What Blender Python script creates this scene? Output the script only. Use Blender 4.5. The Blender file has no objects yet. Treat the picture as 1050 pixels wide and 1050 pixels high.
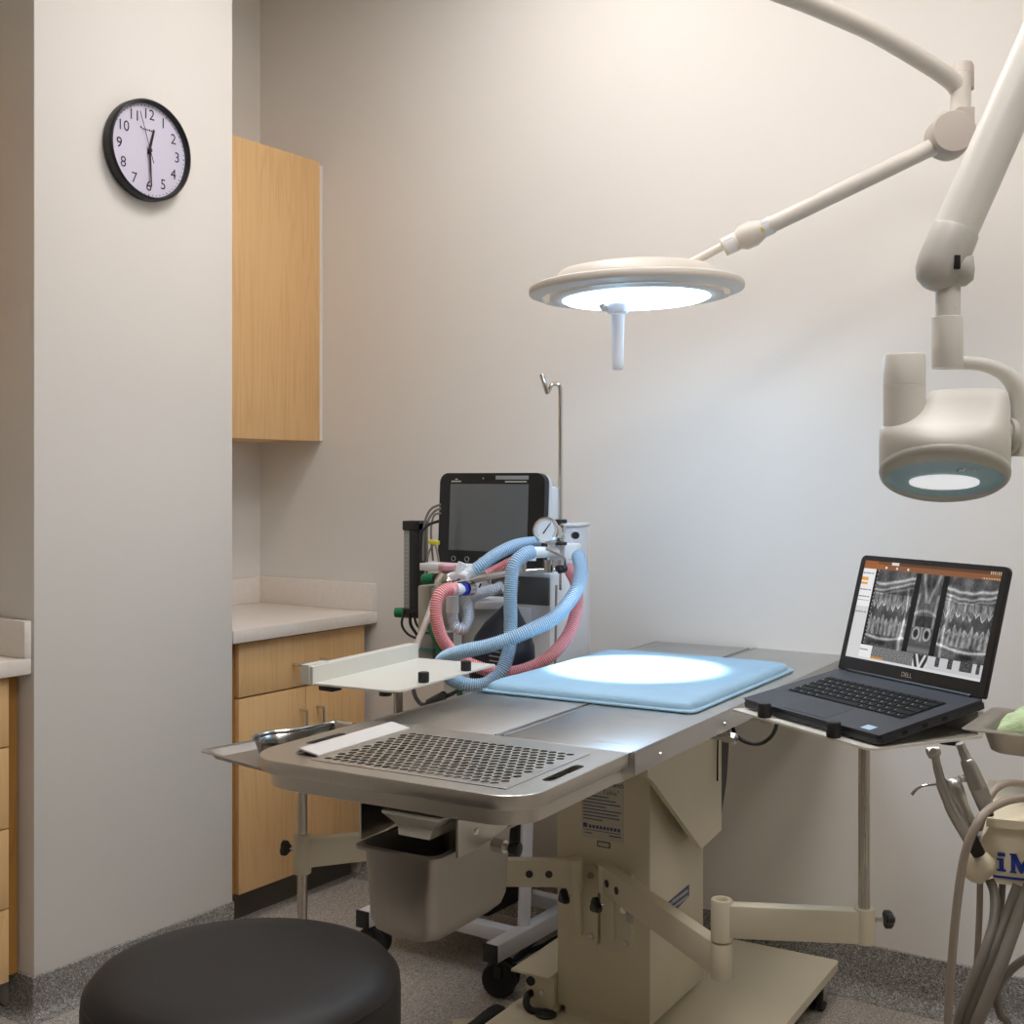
# Veterinary operating room corner: surgery table, anaesthesia machine, surgical light, dental equipment
SCREEN_GLOW = 0.85
LAMP_W, LAMP_SPREAD, LAMP_SIZE = 11.0, 12.0, .30
LENS = 15.0
PANEL, PANEL_COL = 19.2, (1.0, .955, .950, 1)
EXPO = 0.0
LIGHTS = ((-1.74, 2.38), (-.72, 1.90), (.60, 1.80), (-.35, .55))  # last panel is an unseen addition, front fill near the camera
import bpy, bmesh, math, random
from mathutils import Vector, Matrix, Euler, noise
random.seed(7)
V = Vector
PI = math.pi
scene = bpy.context.scene
LINK = scene.collection.objects.link

# ------------------------------------------------------------------ camera
FPX, CX, HY, CAMZ = 1260.0, 525.0, 490.0, 1.37
YAW = math.atan(860.0 / FPX)
cam = bpy.data.cameras.new('camera')
cam.sensor_width = 36.0
cam.lens = 36.0 * FPX / 1050.0
cam.shift_y = -(525.0 - HY) / 1050.0
cam.clip_start = 0.05
cam_ob = bpy.data.objects.new('camera', cam)
LINK(cam_ob)
cam_ob.location = (0, 0, CAMZ)
cam_ob.rotation_euler = (PI / 2, 0, YAW)
scene.camera = cam_ob


def P(px, py, d):
    """room point that lies at depth d (metres from the lens) on a sight line"""
    a, b = (px - CX) / FPX, (HY - py) / FPX
    c, s = math.cos(YAW), math.sin(YAW)
    return V(((c * a - s) * d, (s * a + c) * d, CAMZ + b * d))


# ------------------------------------------------------------------ materials
def lin(c):
    c = c / 255.0
    return c / 12.92 if c <= 0.04045 else ((c + 0.055) / 1.055) ** 2.4


def rgb(r, g, b):
    return (lin(r), lin(g), lin(b), 1.0)


def new_mat(name):
    m = bpy.data.materials.new(name)
    m.use_nodes = True
    nt = m.node_tree
    return m, nt, nt.nodes['Principled BSDF']


def N(nt, kind, **kw):
    n = nt.nodes.new(kind)
    for k, v in kw.items():
        if k in n.inputs:
            n.inputs[k].default_value = v
        else:
            setattr(n, k, v)
    return n


def coords(nt, scale=(1, 1, 1)):
    tc = nt.nodes.new('ShaderNodeTexCoord')
    mp = nt.nodes.new('ShaderNodeMapping')
    mp.inputs['Scale'].default_value = scale
    nt.links.new(tc.outputs['Object'], mp.inputs['Vector'])
    return mp.outputs['Vector']


def mat(name, col, rough=0.5, metal=0.0, var=0.04, vscale=6.0, bump=0.0, bscale=200.0, stretch=(1, 1, 1), spec=0.5, coat=0.0):
    m, nt, b = new_mat(name)
    b.inputs['Roughness'].default_value = rough
    b.inputs['Metallic'].default_value = metal
    b.inputs['Specular IOR Level'].default_value = spec
    if coat:
        b.inputs['Coat Weight'].default_value = coat
    vec = coords(nt, stretch)
    no = N(nt, 'ShaderNodeTexNoise', Scale=vscale, Detail=4.0)
    nt.links.new(vec, no.inputs['Vector'])
    rp = nt.nodes.new('ShaderNodeValToRGB')
    e = rp.color_ramp.elements
    lo = [max(0, c * (1 - var)) for c in col[:3]] + [1]
    hi = [min(1, c * (1 + var)) for c in col[:3]] + [1]
    e[0].color, e[1].color = lo, hi
    e[0].position, e[1].position = 0.3, 0.7
    nt.links.new(no.outputs['Fac'], rp.inputs['Fac'])
    nt.links.new(rp.outputs['Color'], b.inputs['Base Color'])
    if bump:
        n2 = N(nt, 'ShaderNodeTexNoise', Scale=bscale, Detail=2.0)
        nt.links.new(vec, n2.inputs['Vector'])
        bp = N(nt, 'ShaderNodeBump', Strength=bump, Distance=0.002)
        nt.links.new(n2.outputs['Fac'], bp.inputs['Height'])
        nt.links.new(bp.outputs['Normal'], b.inputs['Normal'])
    return m


def steel(name, col, rough=0.32, stretch=(60, 2, 60), aniso=0.0):
    m, nt, b = new_mat(name)
    b.inputs['Metallic'].default_value = 1.0
    vec = coords(nt, stretch)
    no = N(nt, 'ShaderNodeTexNoise', Scale=4.0, Detail=6.0)
    nt.links.new(vec, no.inputs['Vector'])
    mr = N(nt, 'ShaderNodeMapRange')
    mr.inputs['To Min'].default_value = rough * 0.75
    mr.inputs['To Max'].default_value = rough * 1.3
    nt.links.new(no.outputs['Fac'], mr.inputs['Value'])
    nt.links.new(mr.outputs['Result'], b.inputs['Roughness'])
    rp = nt.nodes.new('ShaderNodeValToRGB')
    e = rp.color_ramp.elements
    e[0].color = [c * 0.9 for c in col[:3]] + [1]
    e[1].color = [min(1, c * 1.06) for c in col[:3]] + [1]
    nt.links.new(no.outputs['Fac'], rp.inputs['Fac'])
    nt.links.new(rp.outputs['Color'], b.inputs['Base Color'])
    b.inputs['Anisotropic'].default_value = aniso
    return m


def wood(name, col, dark):
    m, nt, b = new_mat(name)
    b.inputs['Roughness'].default_value = 0.42
    vec = coords(nt, (1, 1, 1))
    # cathedral grain: broad wobbling bands, drawn out along the vertical
    mp = N(nt, 'ShaderNodeMapping')
    mp.inputs['Scale'].default_value = (11, 11, 0.9)
    nt.links.new(vec, mp.inputs['Vector'])
    n1 = N(nt, 'ShaderNodeTexNoise', Scale=1.0, Detail=3.0, Distortion=0.6)
    nt.links.new(mp.outputs['Vector'], n1.inputs['Vector'])
    mul = N(nt, 'ShaderNodeMath', operation='MULTIPLY')
    mul.inputs[1].default_value = 9.0
    nt.links.new(n1.outputs['Fac'], mul.inputs[0])
    fr = N(nt, 'ShaderNodeMath', operation='PINGPONG')
    fr.inputs[1].default_value = 0.5
    nt.links.new(mul.outputs[0], fr.inputs[0])
    mp2 = N(nt, 'ShaderNodeMapping')
    mp2.inputs['Scale'].default_value = (220, 220, 3.0)
    nt.links.new(vec, mp2.inputs['Vector'])
    n2 = N(nt, 'ShaderNodeTexNoise', Scale=1.0, Detail=3.0)
    nt.links.new(mp2.outputs['Vector'], n2.inputs['Vector'])
    ad = N(nt, 'ShaderNodeMath', operation='MULTIPLY_ADD')
    ad.inputs[1].default_value = 0.75
    nt.links.new(fr.outputs[0], ad.inputs[0])
    nt.links.new(n2.outputs['Fac'], ad.inputs[2])
    rp = nt.nodes.new('ShaderNodeValToRGB')
    e = rp.color_ramp.elements
    e[0].color, e[1].color = dark, col
    e[0].position, e[1].position = 0.28, 0.72
    nt.links.new(ad.outputs[0], rp.inputs['Fac'])
    nt.links.new(rp.outputs['Color'], b.inputs['Base Color'])
    return m


def speckle(name, base, spots):
    m, nt, b = new_mat(name)
    b.inputs['Roughness'].default_value = 0.55
    vec = coords(nt)
    cur = None
    vo = N(nt, 'ShaderNodeTexVoronoi', Scale=330.0)
    nt.links.new(vec, vo.inputs['Vector'])
    sp = nt.nodes.new('ShaderNodeSeparateColor')
    nt.links.new(vo.outputs['Color'], sp.inputs['Color'])
    rp = nt.nodes.new('ShaderNodeValToRGB')
    rp.color_ramp.interpolation = 'CONSTANT'
    els = rp.color_ramp.elements
    els[0].color = base
    els[0].position = 0.0
    pos = [0.40, 0.58, 0.74, 0.88]
    els[1].position = pos[0]
    els[1].color = spots[0]
    for p, c in zip(pos[1:], spots[1:]):
        k = els.new(p)
        k.color = c
    nt.links.new(sp.outputs['Red'], rp.inputs['Fac'])
    no = N(nt, 'ShaderNodeTexNoise', Scale=1.4, Detail=3.0)
    nt.links.new(vec, no.inputs['Vector'])
    mr = N(nt, 'ShaderNodeMapRange')
    mr.inputs['To Min'].default_value = 0.93
    mr.inputs['To Max'].default_value = 1.07
    nt.links.new(no.outputs['Fac'], mr.inputs['Value'])
    mx = N(nt, 'ShaderNodeVectorMath', operation='SCALE')
    nt.links.new(rp.outputs['Color'], mx.inputs[0])
    nt.links.new(mr.outputs['Result'], mx.inputs['Scale'])
    nt.links.new(mx.outputs['Vector'], b.inputs['Base Color'])
    return m


def glow(name, col, strength):
    m, nt, b = new_mat(name)
    b.inputs['Base Color'].default_value = (0.6, 0.6, 0.6, 1)
    b.inputs['Emission Color'].default_value = col
    b.inputs['Emission Strength'].default_value = strength
    return m


M = dict(
    wall=mat('wall_paint', rgb(225, 221, 214), 0.75, var=0.012, vscale=1.5, bump=0.12, bscale=260, spec=0.25),
    ceiling=mat('ceiling_paint', rgb(225, 222, 214), 0.85, var=0.01),
    floor=speckle('speckled_vinyl', rgb(172, 165, 155), [rgb(152, 145, 136), rgb(188, 182, 172), rgb(128, 121, 113), rgb(206, 200, 191)]),
    cove=speckle('speckled_cove', rgb(140, 136, 130), [rgb(116, 112, 107), rgb(160, 156, 149), rgb(94, 90, 86), rgb(190, 186, 179)]),
    wood=wood('maple_laminate', rgb(226, 186, 132), rgb(212, 170, 116)),
    wood_edge=wood('maple_edge', rgb(168, 122, 62), rgb(146, 102, 48)),
    quartz=mat('white_quartz', rgb(228, 220, 210), 0.28, var=0.03, vscale=60),
    toe=mat('toe_kick_vinyl', rgb(96, 92, 84), 0.6),
    table_steel=steel('brushed_steel', rgb(196, 195, 192), 0.30, (3, 70, 70)),
    tub_steel=steel('satin_steel', rgb(200, 195, 186), 0.36, (40, 6, 40)),
    pan_steel=steel('pan_steel', rgb(172, 166, 158), 0.42, (30, 30, 3)),
    chrome=steel('polished_steel', rgb(215, 213, 208), 0.12, (10, 10, 10)),
    post=steel('tube_steel', rgb(188, 182, 172), 0.25, (60, 60, 2)),
    bowl_steel=steel('bowl_steel', rgb(170, 168, 164), 0.20, (8, 8, 30)),
    dark_steel=steel('dark_steel', rgb(60, 58, 55), 0.5, (10, 10, 10)),
    cream=mat('cream_enamel', rgb(204, 196, 172), 0.38, var=0.02, bump=0.03),
    tray_cream=mat('tray_enamel', rgb(208, 206, 194), 0.35, var=0.02),
    black=mat('black_plastic', rgb(24, 23, 23), 0.42, var=0.05),
    rubber=mat('black_rubber', rgb(30, 29, 28), 0.65, var=0.05),
    vinyl=mat('black_vinyl', rgb(30, 28, 27), 0.55, spec=0.3, var=0.05, bump=0.10, bscale=420),
    void=mat('dark_recess', rgb(12, 11, 11), 0.8),
    white=mat('white_plastic', rgb(226, 226, 226), 0.4, var=0.015),
    white_metal=mat('white_enamel', rgb(222, 220, 222), 0.4, var=0.015),
    grey=mat('grey_plastic', rgb(150, 148, 144), 0.45, var=0.03),
    fascia=mat('fascia_grey', rgb(88, 83, 80), 0.4, var=0.03),
    strip=mat('folded_strip', rgb(206, 204, 200), 0.4, var=0.01),
    lamp=mat('lamp_housing', rgb(214, 208, 198), 0.4, var=0.015),
    lamp_grey=mat('lamp_joint_grey', rgb(186, 176, 166), 0.45, var=0.02),
    lamp_under=mat('lamp_underside', rgb(205, 214, 222), 0.4, var=0.015),
    xray=mat('xray_housing', rgb(216, 213, 204), 0.40, var=0.015),
    xray_joint=mat('xray_joint', rgb(190, 187, 179), 0.42, var=0.02),
    xray_face=mat('xray_blue_face', rgb(165, 196, 212), 0.22, var=0.02),
    pad=mat('pad_vinyl', rgb(152, 188, 210), 0.5, var=0.02, bump=0.35, bscale=45),
    laptop=mat('laptop_shell', rgb(38, 39, 43), 0.5, var=0.04),
    deck=mat('laptop_deck', rgb(46, 48, 54), 0.5, var=0.03),
    keys=mat('laptop_keys', rgb(18, 19, 21), 0.6, var=0.04, spec=0.2),
    bezel=mat('screen_bezel', rgb(20, 20, 21), 0.35, var=0.03),
    screen_off=mat('screen_glass', rgb(96, 98, 98), 0.15, var=0.02, coat=0.4),
    blue=mat('blue_print', rgb(32, 58, 150), 0.45),
    blue_cap=mat('blue_ring', rgb(36, 52, 170), 0.35),
    navy=mat('label_navy', rgb(62, 72, 112), 0.5),
    label=mat('label_paper', rgb(184, 180, 166), 0.45, var=0.01),
    ink=mat('black_ink', rgb(22, 22, 26), 0.5),
    dial=mat('clock_paper', rgb(208, 204, 222), 0.5, var=0.01),
    green=mat('green_plastic', rgb(10, 110, 66), 0.4),
    yellow=mat('yellow_clip', rgb(214, 200, 60), 0.45),
    towel=mat('green_towel', rgb(196, 220, 174), 0.95, var=0.10, vscale=40, bump=0.9, bscale=180),
    hose_grey=mat('grey_hose', rgb(150, 138, 124), 0.45, var=0.03),
    hose_dark=mat('dark_hose', rgb(112, 106, 96), 0.45, var=0.05),
    cart=mat('cart_enamel', rgb(224, 214, 186), 0.35, var=0.015),
    cart_top=mat('cart_top_enamel', rgb(218, 212, 202), 0.35, var=0.015),
    hand=steel('handpiece_steel', rgb(180, 178, 172), 0.34, (20, 20, 20)),
    bag=mat('bag_rubber', rgb(26, 30, 38), 0.38, var=0.1, vscale=10),
    red_core=mat('hose_red', rgb(232, 132, 134), 0.4),
    red_ridge=mat('hose_red_ridge', rgb(238, 212, 210), 0.35),
    blue_core=mat('hose_blue', rgb(150, 192, 218), 0.4),
    blue_ridge=mat('hose_blue_ridge', rgb(224, 231, 236), 0.35),
    white_core=mat('hose_white', rgb(196, 198, 204), 0.4),
    white_ridge=mat('hose_white_ridge', rgb(232, 233, 236), 0.35),
    pink=mat('pink_cap', rgb(216, 160, 168), 0.4),
)


def clear_mat(name, col, rough=0.05, alpha=0.25):
    m, nt, b = new_mat(name)
    b.inputs['Base Color'].default_value = col
    b.inputs['Roughness'].default_value = rough
    b.inputs['Transmission Weight'].default_value = 0.9
    b.inputs['IOR'].default_value = 1.25
    b.inputs['Alpha'].default_value = 1.0
    return m


M['clear'] = clear_mat('clear_plastic', (0.92, 0.94, 0.95, 1), 0.08)
M['grip'] = mat('translucent_grip', rgb(232, 234, 238), 0.4, var=0.01)
gb = M['grip'].node_tree.nodes['Principled BSDF']
gb.inputs['Subsurface Weight'].default_value = 0.8
gb.inputs['Subsurface Radius'].default_value = (1, 1, 1)
gb.inputs['Subsurface Scale'].default_value = 0.03
M['window_glow'] = glow('white_oval_glow', (0.95, 0.97, 1.0, 1), 0.62)  # weak emission put into the white oval of the x-ray head
M['lens'] = glow('lamp_lens', (0.40, 0.67, 1.0, 1), LENS)
M['panel_glow'] = glow('ceiling_diffuser', PANEL_COL, PANEL)


# ------------------------------------------------------------------ geometry kit
class G:
    """collects geometry for ONE mesh object"""

    def __init__(s):
        s.bm = bmesh.new()
        s.mi = 0

    def _mark(s, n0):
        s.bm.faces.ensure_lookup_table()
        for f in list(s.bm.faces)[n0:]:
            f.material_index = s.mi

    def box(s, c, size, rot=None, bevel=0.0, seg=2):
        tmp = bmesh.new()
        r = bmesh.ops.create_cube(tmp, size=1.0)
        bmesh.ops.scale(tmp, vec=V(size), verts=tmp.verts)
        if bevel:
            bmesh.ops.bevel(tmp, geom=list(tmp.edges), offset=min(bevel, min(size) * 0.49), segments=seg, profile=0.5, affect='EDGES')
        mx = Matrix.Translation(V(c))
        if rot is not None:
            mx = mx @ (rot if isinstance(rot, Matrix) else Euler(rot).to_matrix().to_4x4())
        bmesh.ops.transform(tmp, matrix=mx, verts=tmp.verts)
        s.add(tmp)
        return s

    def add(s, tmp):
        vm = {}
        for v in tmp.verts:
            vm[v] = s.bm.verts.new(v.co)
        for f in tmp.faces:
            try:
                nf = s.bm.faces.new([vm[v] for v in f.verts])
                nf.material_index = s.mi if s.mi else f.material_index
            except ValueError:
                pass
        tmp.free()

    def lo_hi(s, lo, hi, bevel=0.0, seg=2):
        lo, hi = V(lo), V(hi)
        return s.box((lo + hi) / 2, hi - lo, bevel=bevel, seg=seg)

    def rings(s, rings, cap0=True, cap1=True, closed=False, mats=None):
        vs = [[s.bm.verts.new(p) for p in r] for r in rings]
        n = len(vs[0])
        k = len(vs)
        for i in range(k if closed else k - 1):
            a, b = vs[i], vs[(i + 1) % k]
            for j in range(n):
                f = s.bm.faces.new((a[j], a[(j + 1) % n], b[(j + 1) % n], b[j]))
                f.material_index = mats[i] if mats else s.mi
        if not closed:
            if cap0:
                f = s.bm.faces.new(list(reversed(vs[0])))
                f.material_index = s.mi
            if cap1:
                f = s.bm.faces.new(vs[-1])
                f.material_index = s.mi
        return s

    def tube(s, pts, r, seg=12, smooth=0, cap=True, closed=False, mats=None):
        pts = [V(p) for p in pts]
        if smooth:
            pts = catmull(pts, smooth, closed)
        n = len(pts)
        rad = r if callable(r) else (lambda t: r)
        if isinstance(r, (list, tuple)):
            rad = lambda t: r[min(int(round(t * (n - 1))), len(r) - 1)]
        tang = []
        for i in range(n):
            a = pts[(i - 1) % n] if (closed or i > 0) else pts[0]
            b = pts[(i + 1) % n] if (closed or i < n - 1) else pts[-1]
            tang.append((b - a).normalized())
        t0 = tang[0]
        up = V((0, 0, 1)) if abs(t0.z) < 0.9 else V((1, 0, 0))
        nrm = t0.cross(up).normalized()
        rings = []
        for i in range(n):
            t = tang[i]
            nrm = (nrm - t * nrm.dot(t))
            nrm = nrm.normalized() if nrm.length > 1e-6 else t.orthogonal().normalized()
            bn = t.cross(nrm)
            rr = rad(i / max(1, n - 1))
            rings.append([pts[i] + (nrm * math.cos(2 * PI * j / seg) + bn * math.sin(2 * PI * j / seg)) * rr for j in range(seg)])
        return s.rings(rings, cap, cap, closed, mats)

    def cyl(s, p0, p1, r0, r1=None, seg=24, bevel=0.0):
        p0, p1 = V(p0), V(p1)
        r1 = r0 if r1 is None else r1
        ax = (p1 - p0)
        L = ax.length
        prof = [(r0, 0), (r1, L)]
        if bevel:
            prof = [(r0 - bevel, 0), (r0 - bevel * 0.3, bevel * 0.3), (r0, bevel), (r1, L - bevel), (r1 - bevel * 0.3, L - bevel * 0.3), (r1 - bevel, L)]
        return s.lathe(prof, p0, ax, seg)

    def lathe(s, prof, c=(0, 0, 0), axis=(0, 0, 1), seg=32, closed=False):
        ax = V(axis).normalized()
        x = ax.orthogonal().normalized()
        if abs(ax.z) > 0.99:
            x = V((1, 0, 0))
        y = ax.cross(x)
        c = V(c)
        rings = [[c + ax * z + (x * math.cos(2 * PI * j / seg) + y * math.sin(2 * PI * j / seg)) * max(r, 1e-5) for j in range(seg)] for r, z in prof]
        return s.rings(rings, True, True, closed)

    def prism(s, poly, ext):
        """polygon of 3-D points pushed along a vector"""
        a = [V(p) for p in poly]
        ext = V(ext)
        b = [p + ext for p in a]
        va = [s.bm.verts.new(p) for p in a]
        vb = [s.bm.verts.new(p) for p in b]
        n = len(a)
        fs = [s.bm.faces.new(va), s.bm.faces.new(list(reversed(vb)))]
        for i in range(n):
            fs.append(s.bm.faces.new((va[i], vb[i], vb[(i + 1) % n], va[(i + 1) % n])))
        for f in fs:
            f.material_index = s.mi
        return s

    def plate(s, outer, holes, z0, z1):
        """flat plate with holes (lists of (x, y)); z1 is the upper face"""
        tmp = bmesh.new()
        loops = []
        for lp in [outer] + holes:
            vs = [tmp.verts.new((p[0], p[1], z1)) for p in lp]
            loops.append(vs)
            for i in range(len(vs)):
                tmp.edges.new((vs[i], vs[(i + 1) % len(vs)]))
        bmesh.ops.triangle_fill(tmp, edges=list(tmp.edges), use_beauty=True, use_dissolve=False)
        for f in tmp.faces:
            if f.normal.z < 0:
                f.normal_flip()
        top = list(tmp.faces)
        low = {}
        for v in list(tmp.verts):
            low[v] = tmp.verts.new((v.co.x, v.co.y, z0))
        for f in top:
            tmp.faces.new([low[v] for v in reversed(f.verts)])
        for k, vs in enumerate(loops):
            n = len(vs)
            for i in range(n):
                a, b = vs[i], vs[(i + 1) % n]
                tmp.faces.new((a, low[a], low[b], b))
        s.add(tmp)
        return s

    def grid(s, fn, nu, nv):
        vs = [[s.bm.verts.new(fn(i / nu, j / nv)) for j in range(nv + 1)] for i in range(nu + 1)]
        for i in range(nu):
            for j in range(nv):
                f = s.bm.faces.new((vs[i][j], vs[i + 1][j], vs[i + 1][j + 1], vs[i][j + 1]))
                f.material_index = s.mi
        return s

    def text(s, body, size, origin, right, up, depth=0.0008, align='CENTER', weight=0.0):
        cu = bpy.data.curves.new('lettering', 'FONT')
        cu.body = body
        cu.size = size
        cu.align_x = align
        cu.align_y = 'CENTER'
        cu.resolution_u = 3
        cu.offset = weight
        ob = bpy.data.objects.new('lettering', cu)
        LINK(ob)
        bpy.context.view_layer.update()
        me = ob.evaluated_get(bpy.context.evaluated_depsgraph_get()).to_mesh()
        right, up = V(right).normalized(), V(up).normalized()
        nrm = right.cross(up)
        o = V(origin)
        pts = [o + right * v.co.x + up * v.co.y + nrm * depth for v in me.vertices]
        vs = [s.bm.verts.new(p) for p in pts]
        for p in me.polygons:
            try:
                f = s.bm.faces.new([vs[i] for i in p.vertices])
                f.material_index = s.mi
            except ValueError:
                pass
        bpy.data.objects.remove(ob)
        bpy.data.curves.remove(cu)
        return s

    def xf(s, mx):
        bmesh.ops.transform(s.bm, matrix=mx, verts=s.bm.verts)
        return s


def catmull(pts, k, closed=False):
    out = []
    n = len(pts)
    for i in range(n if closed else n - 1):
        p0 = pts[(i - 1) % n] if (closed or i > 0) else pts[0] * 2 - pts[1]
        p1, p2 = pts[i], pts[(i + 1) % n]
        p3 = pts[(i + 2) % n] if (closed or i + 2 < n) else pts[-1] * 2 - pts[-2]
        for j in range(k):
            t = j / k
            out.append(0.5 * ((2 * p1) + (p2 - p0) * t + (2 * p0 - 5 * p1 + 4 * p2 - p3) * t * t + (3 * p1 - p0 - 3 * p2 + p3) * t ** 3))
    if not closed:
        out.append(pts[-1])
    return out


def resample(pts, step):
    L = [0]
    for a, b in zip(pts, pts[1:]):
        L.append(L[-1] + (b - a).length)
    n = max(2, int(L[-1] / step))
    out = []
    k = 0
    for i in range(n + 1):
        t = L[-1] * i / n
        while k < len(L) - 2 and L[k + 1] < t:
            k += 1
        q = (t - L[k]) / max(1e-9, L[k + 1] - L[k])
        out.append(pts[k].lerp(pts[k + 1], q))
    return out


def rounded(x0, x1, y0, y1, r, n=6):
    """rounded rectangle; r is one radius or four (x0y0, x1y0, x1y1, x0y1)"""
    r = [r] * 4 if not isinstance(r, (list, tuple)) else r
    out = []
    for (cx, cy, rr, a0) in ((x0 + r[0], y0 + r[0], r[0], PI), (x1 - r[1], y0 + r[1], r[1], 1.5 * PI), (x1 - r[2], y1 - r[2], r[2], 0), (x0 + r[3], y1 - r[3], r[3], 0.5 * PI)):
        if rr < 1e-5:
            out.append((cx, cy))
            continue
        for i in range(n + 1):
            a = a0 + 0.5 * PI * i / n
            out.append((cx + rr * math.cos(a), cy + rr * math.sin(a)))
    return out


def build(name, g, mats, parent=None, smooth=35.0, label=None):
    me = bpy.data.meshes.new(name)
    bmesh.ops.recalc_face_normals(g.bm, faces=list(g.bm.faces))
    g.bm.to_mesh(me)
    g.bm.free()
    for m in (mats if isinstance(mats, (list, tuple)) else [mats]):
        me.materials.append(M[m] if isinstance(m, str) else m)
    if smooth:
        me.polygons.foreach_set('use_smooth', [True] * len(me.polygons))
        me.set_sharp_from_angle(angle=math.radians(smooth))
    me.update()
    o = bpy.data.objects.new(name, me)
    LINK(o)
    if parent:
        o.parent = parent
    if label:
        o['label'] = label
    return o


def tag(o, label, cat, group=None, kind=None):
    if label:
        o['label'] = label
    if cat:
        o['category'] = cat
    if group:
        o['group'] = group
    if kind:
        o['kind'] = kind
    return o


def thing(name, label, cat, loc=(0, 0, 0), rz=0.0, group=None):
    o = bpy.data.objects.new(name, None)
    o.empty_display_size = 0.1
    LINK(o)
    o.location = loc
    o.rotation_euler = (0, 0, rz)
    return tag(o, label, cat, group)


def inv(t):
    """room coordinates -> the thing's own coordinates"""
    return (Matrix.Translation(t.location) @ t.rotation_euler.to_matrix().to_4x4()).inverted()


def structure(name, g, m, smooth=35.0):
    o = build(name, g, m, smooth=smooth)
    o['kind'] = 'structure'
    return o


# ------------------------------------------------------------------ the room
XP, XR, YB, CEIL = -2.757, -3.322, 3.22, 3.25   # pier face, recess wall, back wall, ceiling
XE, YF = 2.4, -4.2
PY0, PY1 = 1.890, 2.560                          # pier ends

g = G(); g.lo_hi((XR - .15, YF - .15, -.1), (XE + .15, YB + .15, 0)); structure('floor', g, 'floor')
g = G(); g.lo_hi((XR - .15, YF - .15, CEIL), (XE + .15, YB + .15, CEIL + .1)); structure('ceiling', g, 'ceiling')
g = G(); g.lo_hi((XR - .15, YB, 0), (XE + .15, YB + .12, CEIL)); structure('wall_back', g, 'wall')
g = G(); g.lo_hi((XR - .12, YF, 0), (XR, YB, CEIL)); structure('wall_left', g, 'wall')
g = G(); g.lo_hi((XE, YF, 0), (XE + .12, YB, CEIL)); structure('wall_right', g, 'wall')
g = G(); g.lo_hi((XR - .12, YF - .12, 0), (XE + .12, YF, CEIL)); structure('wall_front', g, 'wall')
g = G(); g.lo_hi((XR, PY0, 0), (XP, PY1, CEIL), bevel=.004); structure('wall_pier', g, 'wall')


def cove(g, a, b, nrm, h, fil, t=.006):
    """floor vinyl turned up the wall: upright strip with a rounded foot"""
    a, b, nrm = V(a), V(b), V(nrm)
    prof = [(0, h), (t, h - .002)]
    for i in range(9):
        q = 0.5 * PI * i / 8
        prof.append((t + fil * (1 - math.cos(q)), .001 + fil * (1 - math.sin(q))))
    prof += [(t + fil, 0), (0, 0)]
    return g.prism([a + nrm * x + V((0, 0, z)) for x, z in prof], b - a)


g = G(); cove(g, (XR + .5, YB, 0), (XE, YB, 0), (0, -1, 0), .135, .045); structure('baseboard_back', g, 'cove')
g = G()
cove(g, (XP, PY0, 0), (XP, PY1, 0), (1, 0, 0), .106, .032)
cove(g, (XP - .10, PY0, 0), (XP, PY0, 0), (0, -1, 0), .106, .032)
prof_ = [(0, .106), (.006, .104)] + [(.006 + .032 * (1 - math.cos(.5 * PI * i / 8)), .001 + .032 * (1 - math.sin(.5 * PI * i / 8))) for i in range(9)] + [(.038, 0)]
g.lathe(list(reversed(prof_)), (XP, PY0, 0), (0, 0, 1), 32)
structure('baseboard_pier', g, 'cove')

# ------------------------------------------------------------------ cabinets
XD = -2.785                                      # door faces
CT = 0.913


def bow_handle(name, p0, p1, out, parent, r=.005):
    g = G()
    p0, p1, out = V(p0), V(p1), V(out)
    g.tube([p0, p0 + out, p0 + out + (p1 - p0).normalized() * .006, p1 + out - (p1 - p0).normalized() * .006, p1 + out, p1], r, 10)
    return build(name, g, 'chrome', parent)


t = thing('base_cabinet', 'maple base cabinet under the white worktop in the corner, one wide drawer over two doors', 'cabinet', (XD - .28, 2.9, 0))
I = inv(t)
g = G(); g.lo_hi((XR + .01, PY1 + .004, .104), (XD - .02, YB - .034, .872)); build('carcass', g.xf(I), 'wood_edge', t)
g = G(); g.lo_hi((XR + .02, PY1 + .005, 0), (XD - .075, YB - .03, .104)); build('toe_kick', g.xf(I), 'toe', t)
g = G(); g.lo_hi((XD - .02, 2.612, .702), (XD, 3.186, .866), bevel=.0015); d1 = build('drawer', g.xf(I), 'wood', t)
bow_handle('handle', I @ V((XD, 2.842, .776)), I @ V((XD, 2.968, .776)), (.03, 0, 0), d1)
for y0, y1, hy in ((2.612, 2.8995, 2.874), (2.9015, 3.186, 2.952)):
    g = G(); g.lo_hi((XD - .02, y0, .104), (XD, y1, .697), bevel=.0015); d = build('door', g.xf(I), 'wood', t)
    bow_handle('handle', I @ V((XD, hy, .50)), I @ V((XD, hy, .625)), (.03, 0, 0), d)

t = thing('worktop', 'white quartz worktop with upstands on the corner base cabinet', 'worktop', (XD - .28, 2.9, .873))
I = inv(t)
g = G(); g.lo_hi((XR + .002, PY1 + .002, .873), (XP + .002, YB - .002, CT), bevel=.003); build('slab', g.xf(I), 'quartz', t)
g = G(); g.lo_hi((XR + .02, YB - .02, CT), (XP + .002, YB - .002, CT + .095), bevel=.002); build('upstand', g.xf(I), 'quartz', t)
g = G(); g.lo_hi((XR + .002, PY1 + .002, CT), (XR + .02, YB - .002, CT + .095), bevel=.002); build('upstand', g.xf(I), 'quartz', t)

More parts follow.
